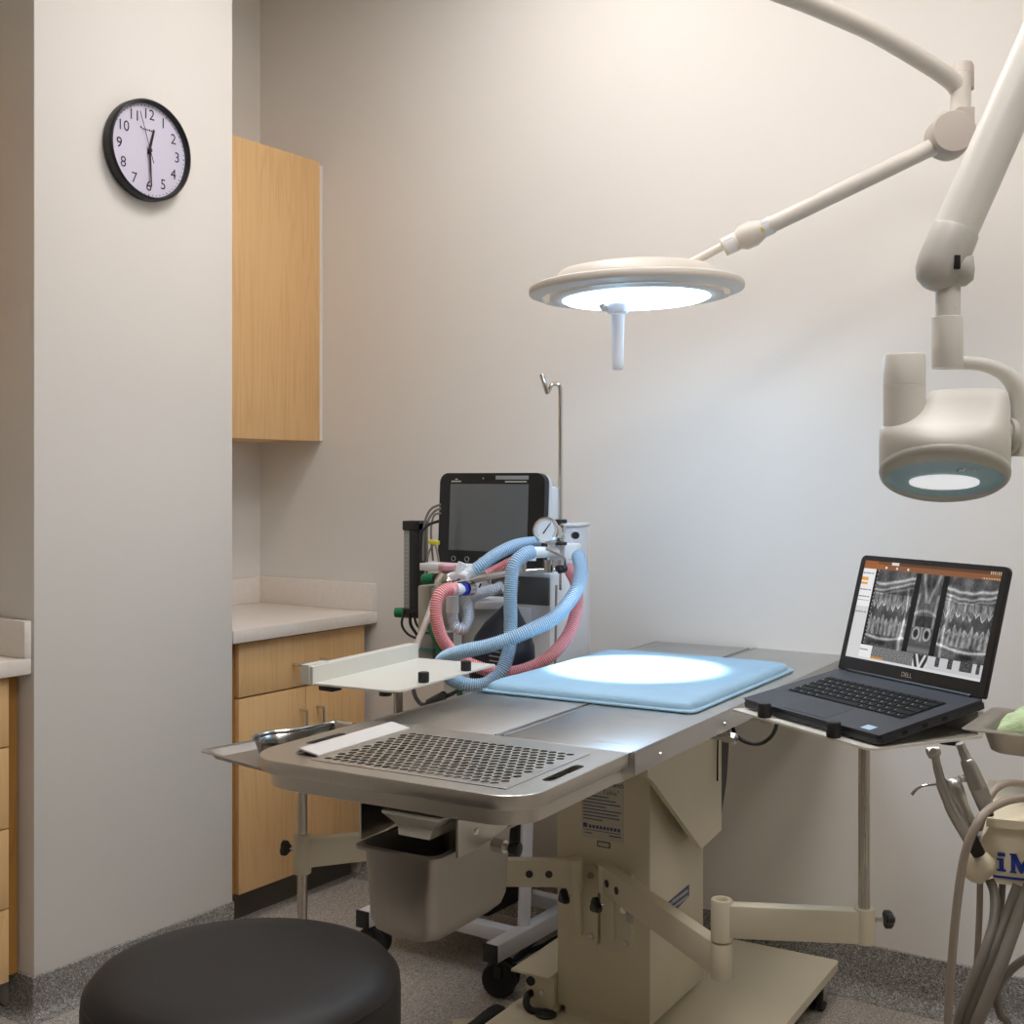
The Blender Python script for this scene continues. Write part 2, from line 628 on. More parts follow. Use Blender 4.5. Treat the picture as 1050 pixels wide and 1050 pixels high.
t = thing('wall_cabinet', 'tall maple wall cabinet hung in the corner above the white worktop', 'cabinet', (-3.17, 2.9, 1.5))
I = inv(t)
XU = -3.008
g = G(); g.lo_hi((XR + .002, PY1 + .003, 1.50), (XU - .02, YB - .002, 2.483)); build('carcass', g.xf(I), 'wood', t)
g = G(); g.lo_hi((XU - .02, PY1 + .004, 1.50), (XU, YB - .018, 2.487), bevel=.0015); build('door', g.xf(I), 'wood', t)
g = G(); g.lo_hi((XU - .02, YB - .016, 1.50), (XU - .002, YB - .001, 2.475)); build('scribe_strip', g.xf(I), 'quartz', t)

t = thing('drawer_cabinet', 'maple cabinet of stacked drawers at the near side of the clock pier', 'cabinet', (XD - .28, 1.5, 0))
I = inv(t)
Y0 = 1.20
g = G(); g.lo_hi((XR + .01, Y0, .104), (XD - .035, PY0 - .005, .872)); build('carcass', g.xf(I), 'wood_edge', t)
g = G(); g.lo_hi((XR + .02, Y0, 0), (XD - .095, PY0 - .045, .104)); build('toe_kick', g.xf(I), 'toe', t)
for z0, z1 in ((.104, .286), (.290, .487), (.491, .692), (.696, .866)):
    g = G(); g.lo_hi((XD - .033, Y0 + .003, z0), (XD, 1.838, z1), bevel=.0015); d = build('drawer', g.xf(I), 'wood', t)
    bow_handle('handle', I @ V((XD, 1.46, (z0 + z1) / 2)), I @ V((XD, 1.58, (z0 + z1) / 2)), (.03, 0, 0), d)
t = thing('worktop', 'white quartz worktop with upstand on the stacked drawer cabinet beside the clock pier', 'worktop', (XD - .28, 1.5, .873))
I = inv(t)
g = G(); g.lo_hi((XR + .002, Y0, .873), (XP - .002, PY0 - .006, CT), bevel=.003); build('slab', g.xf(I), 'quartz', t)
g = G(); g.lo_hi((XR + .002, PY0 - .026, CT), (XP - .002, PY0 - .006, CT + .095), bevel=.002); build('upstand', g.xf(I), 'quartz', t)
g = G(); g.lo_hi((XR + .002, Y0, CT), (XR + .02, PY0 - .026, CT + .095), bevel=.002); build('upstand', g.xf(I), 'quartz', t)
t = thing('wall_cabinet', 'unseen maple wall cabinet added above the stacked drawer cabinet beside the clock pier', 'cabinet', (-3.17, 1.5, 1.5))  # out of view, put in to shade the near side of the pier
I = inv(t)
g = G(); g.lo_hi((XR + .002, Y0, 1.50), (XU - .02, PY0 - .006, 2.483)); build('carcass', g.xf(I), 'wood', t)
for y0, y1 in ((Y0, 1.54), (1.543, PY0 - .007)):
    g = G(); g.lo_hi((XU - .02, y0, 1.50), (XU, y1, 2.487), bevel=.0015); build('door', g.xf(I), 'wood', t)

# ------------------------------------------------------------------ wall clock
CY, CZ, CR = 2.233, 2.272, .138
t = thing('wall_clock', 'round black rimmed wall clock with large numerals on the pale pier', 'clock', (XP, CY, CZ))
g = G()
g.lathe([(CR - .004, 0), (CR, .006), (CR, .032), (CR - .002, .036), (CR - .006, .0375), (CR - .009, .035), (CR - .0105, .026), (CR - .011, .018)], (0, 0, 0), (1, 0, 0), 72)
build('rim', g, 'black', t, 50)
g = G(); g.lathe([(CR - .010, .0), (CR - .010, .0205)], (0, 0, 0), (1, 0, 0), 72); build('dial', g, 'dial', t)
g = G()
for h in range(1, 13):
    a = math.radians(90 - 30 * h)
    g.text(str(h), .041, (.0205, math.cos(a) * .0985, math.sin(a) * .0985), (0, 1, 0), (0, 0, 1))
for k in range(60):
    a = 2 * PI * k / 60
    u = V((0, math.cos(a), math.sin(a)))
    w = V((0, -math.sin(a), math.cos(a))) * (.0010 if k % 5 else .0016)
    c = V((.0211, 0, 0))
    g.bm.faces.new([g.bm.verts.new(c + u * r + w * q) for r, q in ((.1205, -1), (.1245, -1), (.1245, 1), (.1205, 1))])
for k in range(7):
    g.box((.0211, -.026 + .0072 * k, .056 + (.003 if k in (0, 6) else 0)), (.0004, .005, .0035 if k % 2 else .005))
build('numerals', g, 'ink', t, 0)


def hand(name, ang, L, tail, w0, w1, x):
    g = G()
    a = math.radians(90 - ang)
    u, n = V((0, math.cos(a), math.sin(a))), V((0, -math.sin(a), math.cos(a)))
    o = V((x, 0, 0))
    g.prism([o - u * tail - n * w0, o + u * L - n * w1, o + u * L + n * w1, o - u * tail + n * w0], (.0012, 0, 0))
    g.cyl(o, o + V((.002, 0, 0)), .006, seg=16)
    build(name, g, 'ink', t)


hand('hour_hand', 15, .060, .012, .0042, .0028, .0235)
hand('minute_hand', 177, .100, .014, .0032, .0018, .0255)
hand('second_hand', 341, .106, .036, .0009, .0006, .0275)

# ------------------------------------------------------------------ ceiling lights
for x, y in LIGHTS:
    t = thing('ceiling_light', 'unseen square recessed ceiling light panel', 'ceiling light', (x, y, CEIL), 0, 'recessed ceiling light panels')
    g = G(); g.plate(rounded(-.32, .32, -.32, .32, .004, 1), [rounded(-.28, .28, -.28, .28, .004, 1)], -.02, -.001); build('frame', g, 'white', t)
    g = G(); g.lo_hi((-.28, -.28, -.012), (.28, .28, -.002)); build('diffuser', g, 'panel_glow', t)

# ------------------------------------------------------------------ surgery table (own frame: x across, y along, z up)
PHI = math.radians(3.5)
TM = V((-1.2969, 1.8470, 0))
ZT = 0.895
table = thing('surgery_table', 'stainless steel veterinary surgery table on a cream column in the middle of the room', 'surgery table', TM, PHI)
T = Matrix.Translation(TM) @ Matrix.Rotation(PHI, 4, 'Z')
X0, X1 = -.288, .275
# two top panels with the slot between
for xa, xb, ye in ((X0, -.0045, 1.362), (.0045, X1, 1.402)):
    g = G()
    g.lo_hi((xa, .012, ZT - .006), (xb, ye, ZT), bevel=.002)
    for q in ((xa, xa + .003), (xb - .003, xb)):
        g.lo_hi((q[0], .012, ZT - .040), (q[1], ye, ZT - .004), bevel=.001)
    for q in ((.012, .015), (ye - .003, ye)):
        g.lo_hi((xa, q[0], ZT - .040), (xb, q[1], ZT - .004), bevel=.001)
    # fine raised rims seen as bright lines
    for q in ((xa + .001, xa + .006), (xb - .006, xb - .001)):
        g.lo_hi((q[0], .013, ZT - .001), (q[1], ye - .001, ZT + .0012), bevel=.0005)
    build('top_panel', g, 'table_steel', table)
# screws in the panel skirt
for y in (.12, .44, .9):
    g = G(); g.cyl((X1, y, ZT - .024), (X1 + .003, y, ZT - .024), .005, .004, 12); build('screw', g, 'chrome', table)

# scrub sink end: pierced deck over a shallow basin
YT = -.356
deck = rounded(-.298, .268, YT, .006, [.085, .065, .004, .004], 10)
slot = lambda cx, y0, y1, w=.0095: [(cx + w * math.cos(a), (y1 - w if a <= PI else y0 + w) + w * math.sin(a)) for a in [PI * i / 6 for i in range(7)] + [PI + PI * i / 6 for i in range(7)]]
deck_in = rounded(-.2962, .2662, YT + .0018, .0045, [.085, .065, .004, .004], 10)
grx0, grx1, gry0, gry1 = -.172, .214, -.318, -.040
hole = [(grx0 + .004, gry0 + .004), (grx1 - .004, gry0 + .004), (grx1 - .004, gry1 - .004), (grx0 + .004, gry1 - .004)]
g = G()
g.plate(deck_in, [hole, slot(-.258, -.222, -.118), slot(.2385, -.240, -.118)], ZT - .004, ZT - .0005)
build('sink_deck', g, 'tub_steel', table)


def shrink(poly, d):
    cx, cy = sum(p[0] for p in poly) / len(poly), sum(p[1] for p in poly) / len(poly)
    return [(p[0] + (d if p[0] < cx else -d), p[1] + (d if p[1] < -.2 else 0)) for p in poly]


g = G()
o1, o2, o3 = deck, shrink(deck, .002), shrink(deck, .014)
z = lambda poly, h: [V((p[0], p[1], h)) for p in poly]
g.rings([z(deck_in, ZT - .0006), z(shrink(deck, .0005), ZT - .0014), z(o1, ZT - .0032), z(o1, ZT - .020), z(o2, ZT - .024), z(o3, ZT - .027), z(o3, ZT - .050), z(shrink(deck, .030), ZT - .056)], cap0=False)
build('sink_basin', g, 'tub_steel', table, 40)
g = G(); g.lo_hi((X0 + .01, .004, ZT - .004), (X1 - .008, .014, ZT - .0005), bevel=.001); build('hinge_strip', g, 'tub_steel', table)
# under frame
g = G(); g.lo_hi((-.20, .10, ZT - .085), (.20, 1.28, ZT - .041), bevel=.004); build('tilt_frame', g, 'cream', table)
for x in (-.18, .13):
    g = G(); g.lo_hi((x, -.02, ZT - .075), (x + .03, .30, ZT - .05), bevel=.003); build('tilt_rail', g, 'tub_steel', table)
for y in (.47, .70):
    g = G(); g.cyl((.195, y, ZT - .058), (.285, y, ZT - .058), .007, seg=12); g.cyl((.262, y, ZT - .058), (.288, y, ZT - .058), .012, seg=6); build('pivot_bolt', g, 'chrome', table)

# column, base plate, castors
CX0, CX1, CY0, CY1 = -.212, .028, .621, .940
g = G()
g.lo_hi((CX0, CY0, .128), (CX1, CY1, ZT - .086), bevel=.004)
build('column', g, 'cream', table)
g = G(); g.lo_hi((CX0 + .02, CY0 + .004, .109), (CX1 - .022, CY1 - .04, .130)); build('plinth', g, 'cream', table)
g = G()
g.prism([V((p[0], p[1], .088)) for p in rounded(-.325, .272, .36, 1.27, .012, 4)], (0, 0, .022))
build('base_plate', g, 'cream', table)
for x, y in ((.235, 1.20), (-.285, 1.20), (.235, .43), (-.285, .43)):
    g = G(); g.lo_hi((x - .022, y - .022, .066), (x + .022, y + .022, .088), bevel=.003); g.lo_hi((x - .022, y - .012, .03), (x - .018, y + .018, .07)); g.lo_hi((x + .018, y - .012, .03), (x + .022, y + .018, .07)); c = build('castor', g, 'grey', table)
    for dx in (-.012, .012):
        g = G(); g.cyl((x + dx - .007, y + .004, .034), (x + dx + .007, y + .004, .034), .034, seg=28, bevel=.004); build('wheel', g, 'rubber', c)
    g = G(); g.cyl((x - .024, y + .004, .034), (x + .024, y + .004, .034), .012, seg=14); build('axle', g, 'chrome', c)

# folded side cheek of the tilt gear and its gas strut
g = G(); g.prism([V((.064, y, zz)) for y, zz in ((.50, ZT - .045), (.50, .725), (.525, .713), (.806, .492), (.934, .505), (.934, ZT - .045))], (.013, 0, 0)); build('tilt_cheek', g, 'cream', table)
g = G(); g.prism([V((.040, y, zz)) for y, zz in ((.930, .508), (.930, .80), (1.040, .82), (1.030, .725), (1.008, .61), (.966, .510))], (.022, 0, 0)); build('gas_strut', g, 'black', table)
g = G(); g.tube([V((.083, .895, .745)), V((.083, .893, .70)), V((.083, .892, .635))], .0022, 8); g.cyl((.077, .898, .752), (.092, .898, .752), .009, seg=12); build('release_lever', g, 'dark_steel', table)
# bracket plates for the swing arms, on the face of the column
for x0, x1 in ((-.172, -.098), (-.090, -.012)):
    g = G(); g.prism([V((p[0], CY0, p[1])) for p in rounded(x0, x1, .288, .474, .014, 5)], (0, -.014, 0))
    g.lo_hi((x0 + .018, CY0 - .026, .31), (x0 + .036, CY0 - .012, .45), bevel=.004)
    b = build('arm_bracket', g, 'cream', table)
    for zz in (.452, .312):
        g = G(); g.cyl((x1 - .016, CY0 - .014, zz), (x1 - .016, CY0 - .019, zz), .0085, .007, 14); build('screw', g, 'chrome', b)


def star_knob(g, c, ax, r=.017):
    c, ax = V(c), V(ax).normalized()
    x = ax.orthogonal().normalized(); y = ax.cross(x)
    n = 30
    rings = []
    for h, k in ((-.007, .80), (-.004, 1), (.006, 1), (.010, .75)):
        rings.append([c + ax * h + (x * math.cos(2 * PI * j / n) + y * math.sin(2 * PI * j / n)) * r * k * (.82 + .2 * math.cos(3 * 2 * PI * j / n)) for j in range(n)])
    return g.rings(rings)


g = G(); g.cyl((-.016, CY0 - .01, .400), (-.016, CY0 - .05, .400), .008, seg=12); g.lo_hi((-.024, CY0 - .02, .36), (-.008, CY0 - .008, .46), bevel=.003); build('latch', g, 'chrome', table)

# control box on the base plate
g = G()
g.prism([V((x, .606, zz)) for x, zz in ((-.288, .110), (-.288, .196), (-.213, .196), (-.213, .110))], (0, .19, 0))
g.lo_hi((-.318, .586, .196), (-.213, .815, .203), bevel=.002)
cb = build('control_box', g, 'cream', table)
g = G(); g.cyl((-.274, .606, .176), (-.274, .602, .176), .011, seg=18); build('socket', g, 'black', cb)
g = G(); g.cyl((-.245, .606, .155), (-.245, .603, .155), .006, seg=12); build('screw', g, 'chrome', cb)
g = G(); g.tube([(-.274, .606, .148), (-.274, .588, .146), (-.272, .580, .130), (-.262, .582, .119), (-.245, .588, .116), (-.228, .592, .116)], .0085, 10, smooth=5)
g.lathe([(.0, .0), (.024, .0), (.026, .004), (.018, .009), (0, .010)], (-.226, .592, .110), (0, 0, 1), 24)
build('power_lead', g, 'black', cb)

# printed labels on the column
yl = CY0 - .0008
g = G(); g.lo_hi((-.146, yl, .534), (-.038, CY0, .690)); lab = build('printed_label', g, 'label', table)
g = G()
g.text('Mount with', .017, (-.076, yl, .664), (1, 0, 0), (0, 0, 1))
g.text('Table"', .017, (-.070, yl, .6455), (1, 0, 0), (0, 0, 1))
for k in range(8):
    w = (.066, .084, .096, .06, .098, .09, .094, .05)[k]
    g.lo_hi((-.142, yl - .0006, .632 - .0078 * k), (-.142 + w, yl, .6345 - .0078 * k))
g.lo_hi((-.142, yl - .0006, .558), (-.131, yl, .568))
for k in range(9):
    g.lo_hi((-.127 + .0092 * k, yl - .0006, .558), (-.1205 + .0092 * k, yl, .5655))
g.lo_hi((-.142, yl - .0006, .5525), (-.045, yl, .554))
g.lo_hi((-.075, yl - .0006, .545), (-.045, yl, .5475))
g.lo_hi((-.138, yl - .0006, .545), (-.118, yl, .547))
build('print', g, 'navy', lab, 0)
g = G(); g.lo_hi((-.106, yl, .517), (-.072, CY0, .531), bevel=.0003); s_ = build('serial_plate', g, 'ink', table)
g = G(); g.lo_hi((-.103, yl - .0006, .5195), (-.075, yl, .5285)); build('print', g, 'label', s_)
xl = CX1 + .0008
g = G(); g.prism([V((CX1, y, zz)) for y, zz in ((.715, .352), (.715, .382), (.846, .388), (.846, .362), (.838, .358), (.728, .346))], (.0008, 0, 0)); s_ = build('maker_badge', g, 'navy', table)
g = G()
for k in range(9):
    g.lo_hi((xl, .745 + .0105 * k, .3715), (xl + .0005, .752 + .0105 * k, .3795))
    g.lo_hi((xl, .745 + .0105 * k, .3580), (xl + .0005, .752 + .0105 * k, .3650))
g.prism([V((xl, y, zz)) for y, zz in ((.722, .360), (.722, .378), (.738, .378), (.738, .356))], (.0005, 0, 0))
build('print', g, 'label', s_, 0)

# hangers and drain spout under the sink
for x in (-.066, .128):
    g = G()
    w = -.004 if x > 0 else .004
    g.prism([V((x, y, zz)) for y, zz in ((-.320, .835), (-.320, .777), (-.255, .777), (-.17, .790), (-.03, .815), (.10, .835), (.10, .842), (-.03, .843))], (w, 0, 0))
    h = build('pan_hanger', g, 'tub_steel', table)
    for y, zz in ((-.268, .806), (-.150, .826)):
        g = G(); g.cyl((x, y, zz), (x + (.003 if x > 0 else -.003), y, zz), .0065, .005, 12); build('screw', g, 'chrome', h)
g = G(); g.lo_hi((-.062, -.21, .79), (.124, .06, .838)); build('underside_shade', g, 'void', table)  # black box standing in for the shade on the sink's underside
g = G()
g.rings([[V(p) for p in r] for r in (
    ((-.008, -.336, .838), (.106, -.336, .838), (.106, -.220, .838), (-.008, -.220, .838)),
    ((-.006, -.339, .834), (.104, -.339, .834), (.104, -.220, .834), (-.006, -.220, .834)),
    ((.016, -.326, .815), (.084, -.326, .815), (.084, -.225, .815), (.016, -.225, .815)),
    ((.020, -.329, .800), (.080, -.329, .800), (.080, -.225, .800), (.020, -.225, .800)))])
build('drain_spout', g, 'tray_cream', table, 0)
g = G(); g.cyl((.128, -.215, .771), (.150, -.215, .771), .011, seg=16); g.cyl((.150, -.215, .771), (.162, -.215, .771), .006, seg=12); pl = build('spring_plunger', g, 'chrome', table)
g = G(); g.cyl((.160, -.215, .771), (.178, -.215, .771), .0115, seg=18, bevel=.003); build('knob', g, 'black', pl)

# ------------------------------------------------------------------ pierced grate in the sink deck
t = thing('sink_grate', 'removable pierced steel grate with a white folded edge set in the table sink', 'grate', T @ V((.02, -.18, ZT)), PHI)
off = Matrix.Translation((-.02, .18, -ZT))
g = G()
cols, rows = 20, 14
px, py = (grx1 - grx0 - .030) / (cols + .5), (gry1 - gry0 - .026) / rows
ox, oy = grx0 + .013, gry0 + .013
zt, zb, rh, nh = ZT + .0006, ZT - .0004, .0073, 14


def quad(g, pts):
    return g.bm.faces.new([g.bm.verts.new(p) for p in pts])


for r in range(rows):
    sh = (.5 if r % 2 else 0.0) * px
    ya, yb = oy + r * py, oy + (r + 1) * py
    if sh:
        quad(g, [(ox, ya, zt), (ox + sh, ya, zt), (ox + sh, yb, zt), (ox, yb, zt)])
    else:
        xe = ox + cols * px
        quad(g, [(xe, ya, zt), (xe + .5 * px, ya, zt), (xe + .5 * px, yb, zt), (xe, yb, zt)])
    for c in range(cols):
        xa = ox + sh + c * px
        cx, cy = xa + px / 2, (ya + yb) / 2
        angs = [2 * PI * k / nh + PI / 4 for k in range(nh)]
        inner, outer, low = [], [], []
        for a in angs:
            ca, sa = math.cos(a), math.sin(a)
            q = min((px / 2) / max(abs(ca), 1e-6), (py / 2) / max(abs(sa), 1e-6))
            outer.append(g.bm.verts.new((cx + ca * q, cy + sa * q, zt)))
            inner.append(g.bm.verts.new((cx + ca * rh, cy + sa * rh, zt)))
            low.append(g.bm.verts.new((cx + ca * rh, cy + sa * rh, zb)))
        for k in range(nh):
            k2 = (k + 1) % nh
            g.bm.faces.new((outer[k], outer[k2], inner[k2], inner[k]))
            g.bm.faces.new((inner[k], inner[k2], low[k2], low[k]))
        for sx, sy in ((1, 1), (-1, 1), (-1, -1), (1, -1)):
            # close the four corners of the cell
            ang = math.atan2(sy * py, sx * px)
            near = sorted(range(nh), key=lambda k: abs((angs[k] - ang + PI) % (2 * PI) - PI))[:2]
            near.sort(key=lambda k: ((angs[k] - ang + PI) % (2 * PI)))
            cv = g.bm.verts.new((cx + sx * px / 2, cy + sy * py / 2, zt))
            try:
                g.bm.faces.new((outer[near[0]], cv, outer[near[1]]))
            except ValueError:
                pass
xe, ye = ox + (cols + .5) * px, oy + rows * py
for a, b in (((grx0, gry0), (grx1, oy)), ((grx0, ye), (grx1, gry1)), ((grx0, oy), (ox, ye)), ((xe, oy), (grx1, ye))):
    quad(g, [(a[0], a[1], zt), (b[0], a[1], zt), (b[0], b[1], zt), (a[0], b[1], zt)])
for a, b in (((grx0, gry0), (grx1, gry0)), ((grx1, gry0), (grx1, gry1)), ((grx1, gry1), (grx0, gry1)), ((grx0, gry1), (grx0, gry0))):
    quad(g, [(a[0], a[1], zt), (a[0], a[1], zb), (b[0], b[1], zb), (b[0], b[1], zt)])
o = build('pierced_sheet', g.xf(off), 'tub_steel', t, 0)
g = G()
g.prism([V((x, -.296, zz)) for x, zz in ((-.224, ZT + .001), (-.214, ZT + .011), (-.172, ZT + .0035), (-.172, ZT + .001), (-.213, ZT + .008), (-.221, ZT + .001))], (0, .266, 0))
build('folded_edge', g.xf(off), 'strip', t, 0, label='white folded edge')

# ------------------------------------------------------------------ steel pan hung under the sink
PX0, PX1, PY0_, PY1_ = -.040, .104, -.352, -.105
t = thing('waste_pan', 'deep stainless steel waste pan slung under the perforated end of the table', 'pan', T @ V((.032, -.22, .645)), PHI)
I = inv(t) @ T
g = G()
L3 = lambda d, h, r: [V((p[0], p[1], h)) for p in rounded(PX0 + d, PX1 - d, PY0_ + d, PY1_ - d, r, 6)]
g.rings([L3(-.010, .7765, .02), L3(-.010, .781, .02), L3(.0, .782, .020), L3(.001, .770, .020), L3(.002, .752, .020), L3(.006, .662, .022), L3(.010, .646, .028), L3(.020, .637, .034), L3(.038, .635, .028)], cap0=False)
g.rings([L3(.001, .7815, .024), L3(.004, .770, .024), L3(.012, .648, .026)], cap0=False)
g.rings([L3(-.010, .7765, .02), L3(.002, .776, .024)], cap0=False, cap1=False)
build('pan_body', g.xf(I), 'pan_steel', t, 50)

# ------------------------------------------------------------------ blue pad
t = thing('heating_pad', 'light blue vinyl patient pad lying lit up on the steel table top', 'pad', T @ V((-.021, .70, ZT)), PHI)
W2, L2 = .250, .318


def padpt(u, v):
    x, y = math.sin((u - .5) * PI), math.sin((v - .5) * PI)
    e = max(abs(x), abs(y))
    edge = (1 - abs(x) ** 26) * (1 - abs(y) ** 30)
    rx, ry = x * (W2 - .001), y * (L2 - .001)
    k = .030 * (abs(x) ** 14) * (abs(y) ** 14)
    h = .006 + .020 * min(1.0, edge) ** .55 + .0016 * noise.noise(V((rx * 16, ry * 16, 3))) * edge
    h += .0011 * math.sin(ry * 260) * max(0, (abs(x) - .90) / .10) * edge + .0011 * math.sin(rx * 240) * max(0, (abs(y) - .92) / .08) * edge
    return V((rx * (1 - k), ry * (1 - k), h))


g = G(); g.grid(padpt, 60, 72)
build('cushion', g, 'pad', t, 60)
g = G()
rim = lambda d, h: [V((p[0], p[1], h)) for p in rounded(-W2 - d, W2 + d, -L2 - d, L2 + d, .018, 6)]
g.rings([rim(-.004, .0015), rim(.005, .002), rim(.0055, .004), rim(.004, .0068), rim(-.006, .0072)])
build('welted_edge', g, 'pad', t, 60)

# ------------------------------------------------------------------ swing arms
AZ1, AZ2, AH = .464, .540, .031


def beam(g, a, b, zc, w=.030, h=AH):
    a, b = V((a[0], a[1], zc)), V((b[0], b[1], zc))
    d = (b - a)
    ang = math.atan2(d.y, d.x)
    g.box((a + b) / 2, (d.length, w, 2 * h), (0, 0, ang), bevel=.004)
    return g


def knob_on(parent, I, c, ax, L=.02, r=.017):
    c, ax = V(c), V(ax).normalized()
    g = G(); g.cyl(c, c + ax * L, .004, seg=10); k = build('knob_stud', g.xf(I), 'chrome', parent)
    g = G(); star_knob(g, c + ax * (L + .006), ax, r); build('knob', g.xf(I), 'black', k)


def bolts(parent, I, a, b, zc, ks, side):
    a, b = V((a[0], a[1], zc)), V((b[0], b[1], zc))
    d = (b - a).normalized(); n = V((-d.y, d.x, 0)) * side
    for k in ks:
        c = a + d * k + n * .0155
        g = G(); g.cyl(c, c + n * .002, .0085, seg=14); build('plug', g.xf(I), 'black', parent)


S1 = T @ V((-.060, CY0 - .045, 0)); J1 = V((-.9765, 2.130, 0)); POSTR = V((-.745, 2.250, 0))
t = thing('swing_arm_tray', 'cream swing arm with a steel post and tray that carries the open laptop', 'tray stand', (POSTR.x, POSTR.y, AZ1 - AH))
I = inv(t)
g = G(); beam(g, S1, J1, AZ1); g.cyl((S1.x, S1.y, AZ1 - AH), (S1.x, S1.y, AZ1 + AH), .019, seg=24); l1 = build('lower_link', g.xf(I), 'cream', t)
bolts(l1, I, S1, J1, AZ1, (.035, .085), -1)
g = G(); g.cyl((J1.x, J1.y, AZ1 - AH - .003), (J1.x, J1.y, AZ1 + AH + .003), .0205, seg=32, bevel=.002); build('lower_hub', g.xf(I), 'cream', t)
g = G(); g.lathe([(.0205, 0), (.0205, .074), (.019, .0765), (.013, .0765), (.0115, .074), (.0115, .05)], (J1.x, J1.y, AZ2 - AH - .007), (0, 0, 1), 32); build('upper_hub', g.xf(I), 'cream', t)
g = G(); beam(g, J1, POSTR, AZ2); g.cyl((POSTR.x, POSTR.y, AZ2 - AH - .001), (POSTR.x, POSTR.y, AZ2 + AH + .002), .0195, seg=28, bevel=.002); build('upper_link', g.xf(I), 'cream', t)
g = G(); g.cyl((POSTR.x, POSTR.y, AZ2 - .02), (POSTR.x, POSTR.y, .9165), .0105, seg=24); build('post', g.xf(I), 'post', t)
knob_on(t, I, (POSTR.x + .017, POSTR.y + .010, AZ2 + .012), (.83, .56, 0), .018, .018)
c_ = T @ V((-.060, CY0 - .062, AZ1 - .055)); knob_on(t, I, c_, (-.45, -.9, 0), .012, .019)
# tray plate
TRZ = .920
A0, A1 = V((-.9945, 2.218, 0)), V((-.660, 2.020, 0))
e1 = (A1 - A0).normalized(); e2 = V((-e1.y, e1.x, 0))
TL, TD = .392, .262
tr = lambda u, v, z: A0 + e1 * u + e2 * v + V((0, 0, z))
g = G(); g.prism([tr(p[0], p[1], TRZ - .004) for p in rounded(0, TL, 0, TD, [.004, .02, .02, .004], 5)], (0, 0, .004))
plate_ob = build('tray_plate', g.xf(I), 'tray_cream', t)
g = G(); g.prism([tr(*p) for p in ((.01, TD - .012, TRZ), (TL - .01, TD - .012, TRZ), (TL - .01, TD - .012, TRZ + .040), (.01, TD - .012, TRZ + .040))], e2 * .012); build('rear_fence', g.xf(I), 'tray_cream', t)
for u in (.095, .292):
    g = G(); c = tr(u, .0055, 0); g.cyl((c.x, c.y, TRZ), (c.x, c.y, TRZ + .0275), .0125, seg=24, bevel=.002); build('bumper', g.xf(I), 'rubber', t)
for u, v in ((TL - .03, TD - .06), (TL * .55, TD * .5)):
    g = G(); c = tr(u, v, 0); g.box((c.x, c.y, TRZ - .010), (.03, .03, .012), bevel=.004); build('clamp_foot', g.xf(I), 'black', t)

# ------------------------------------------------------------------ laptop
LW, LD, LH = .385, .245, .016
tilt = math.radians(10.3)
c0 = tr(.004, .022, TRZ + .0035)
lap = thing('laptop', 'open dark grey laptop showing dental x-rays on its screen, propped on the cream tray', 'laptop', c0, math.atan2(e1.y, e1.x))
R_ = Matrix.Rotation(tilt, 4, 'X')
g = G()
g.prism([V((p[0], p[1], 0)) for p in rounded(0, LW, 0, LD, .010, 5)], (0, 0, LH * .55))
g.prism([V((p[0], p[1], LH * .55)) for p in rounded(.0015, LW - .0015, .0015, LD - .0015, .010, 5)], (0, 0, LH * .45))
base = build('base', g.xf(R_), 'laptop', lap)
g = G(); g.lo_hi((.001, .002, LH), (LW - .001, LD - .012, LH + .0006)); build('palm_deck', g.xf(R_), 'deck', base)
g = G(); g.lo_hi((.118, .010, LH + .0006), (.236, .076, LH + .0009)); g.lo_hi((.118, .010, LH + .0008), (.236, .0108, LH + .0012)); build('touchpad', g.xf(R_), 'laptop', base)
g = G(); g.lo_hi((.326, .012, LH + .0006), (.350, .030, LH + .0010)); st = build('sticker', g.xf(R_), mat('pale_blue_sticker', rgb(168, 196, 220), .4), base)
g = G(); g.lo_hi((.034, .086, LH + .0004), (LW - .034, .190, LH + .0008)); kb = build('keyboard', g.xf(R_), 'bezel', base)
rows_ = [(15, .013), (14, .0185), (14, .0185), (13, .0185), (12, .0185), (9, .0175)]
y = .189
for ri, (n, h) in enumerate(rows_):
    y -= h
    ws = [1.0] * n
    if ri == 1: ws[-1] = 1.6
    if ri == 2: ws[0] = 1.4; ws[-1] = 1.2
    if ri == 3: ws[0] = 1.6; ws[-1] = 1.9
    if ri == 4: ws[0] = 2.1; ws[-1] = 2.3
    if ri == 5: ws[3] = 5.2
    unit = (LW - .072) / sum(ws)
    x = .036
    for w in ws:
        g = G(); g.lo_hi((x + .0012, y + .0012, LH + .0008), (x + w * unit - .0012, y + h - .0012, LH + .0026), bevel=.0006, seg=1); g.mi = 1; g.lo_hi((x + .0045, y + h * .45, LH + .0026), (x + .0068, y + h * .45 + .003, LH + .0027)) if ri else None; build('key', g.xf(R_), ['keys', 'label'], kb)
        x += w * unit
for k in range(3):
    g = G(); g.lo_hi((LW - .0006, .05 + .045 * k, .004), (LW + .0004, .062 + .045 * k, .010)); build('port', g.xf(R_), 'void', base)
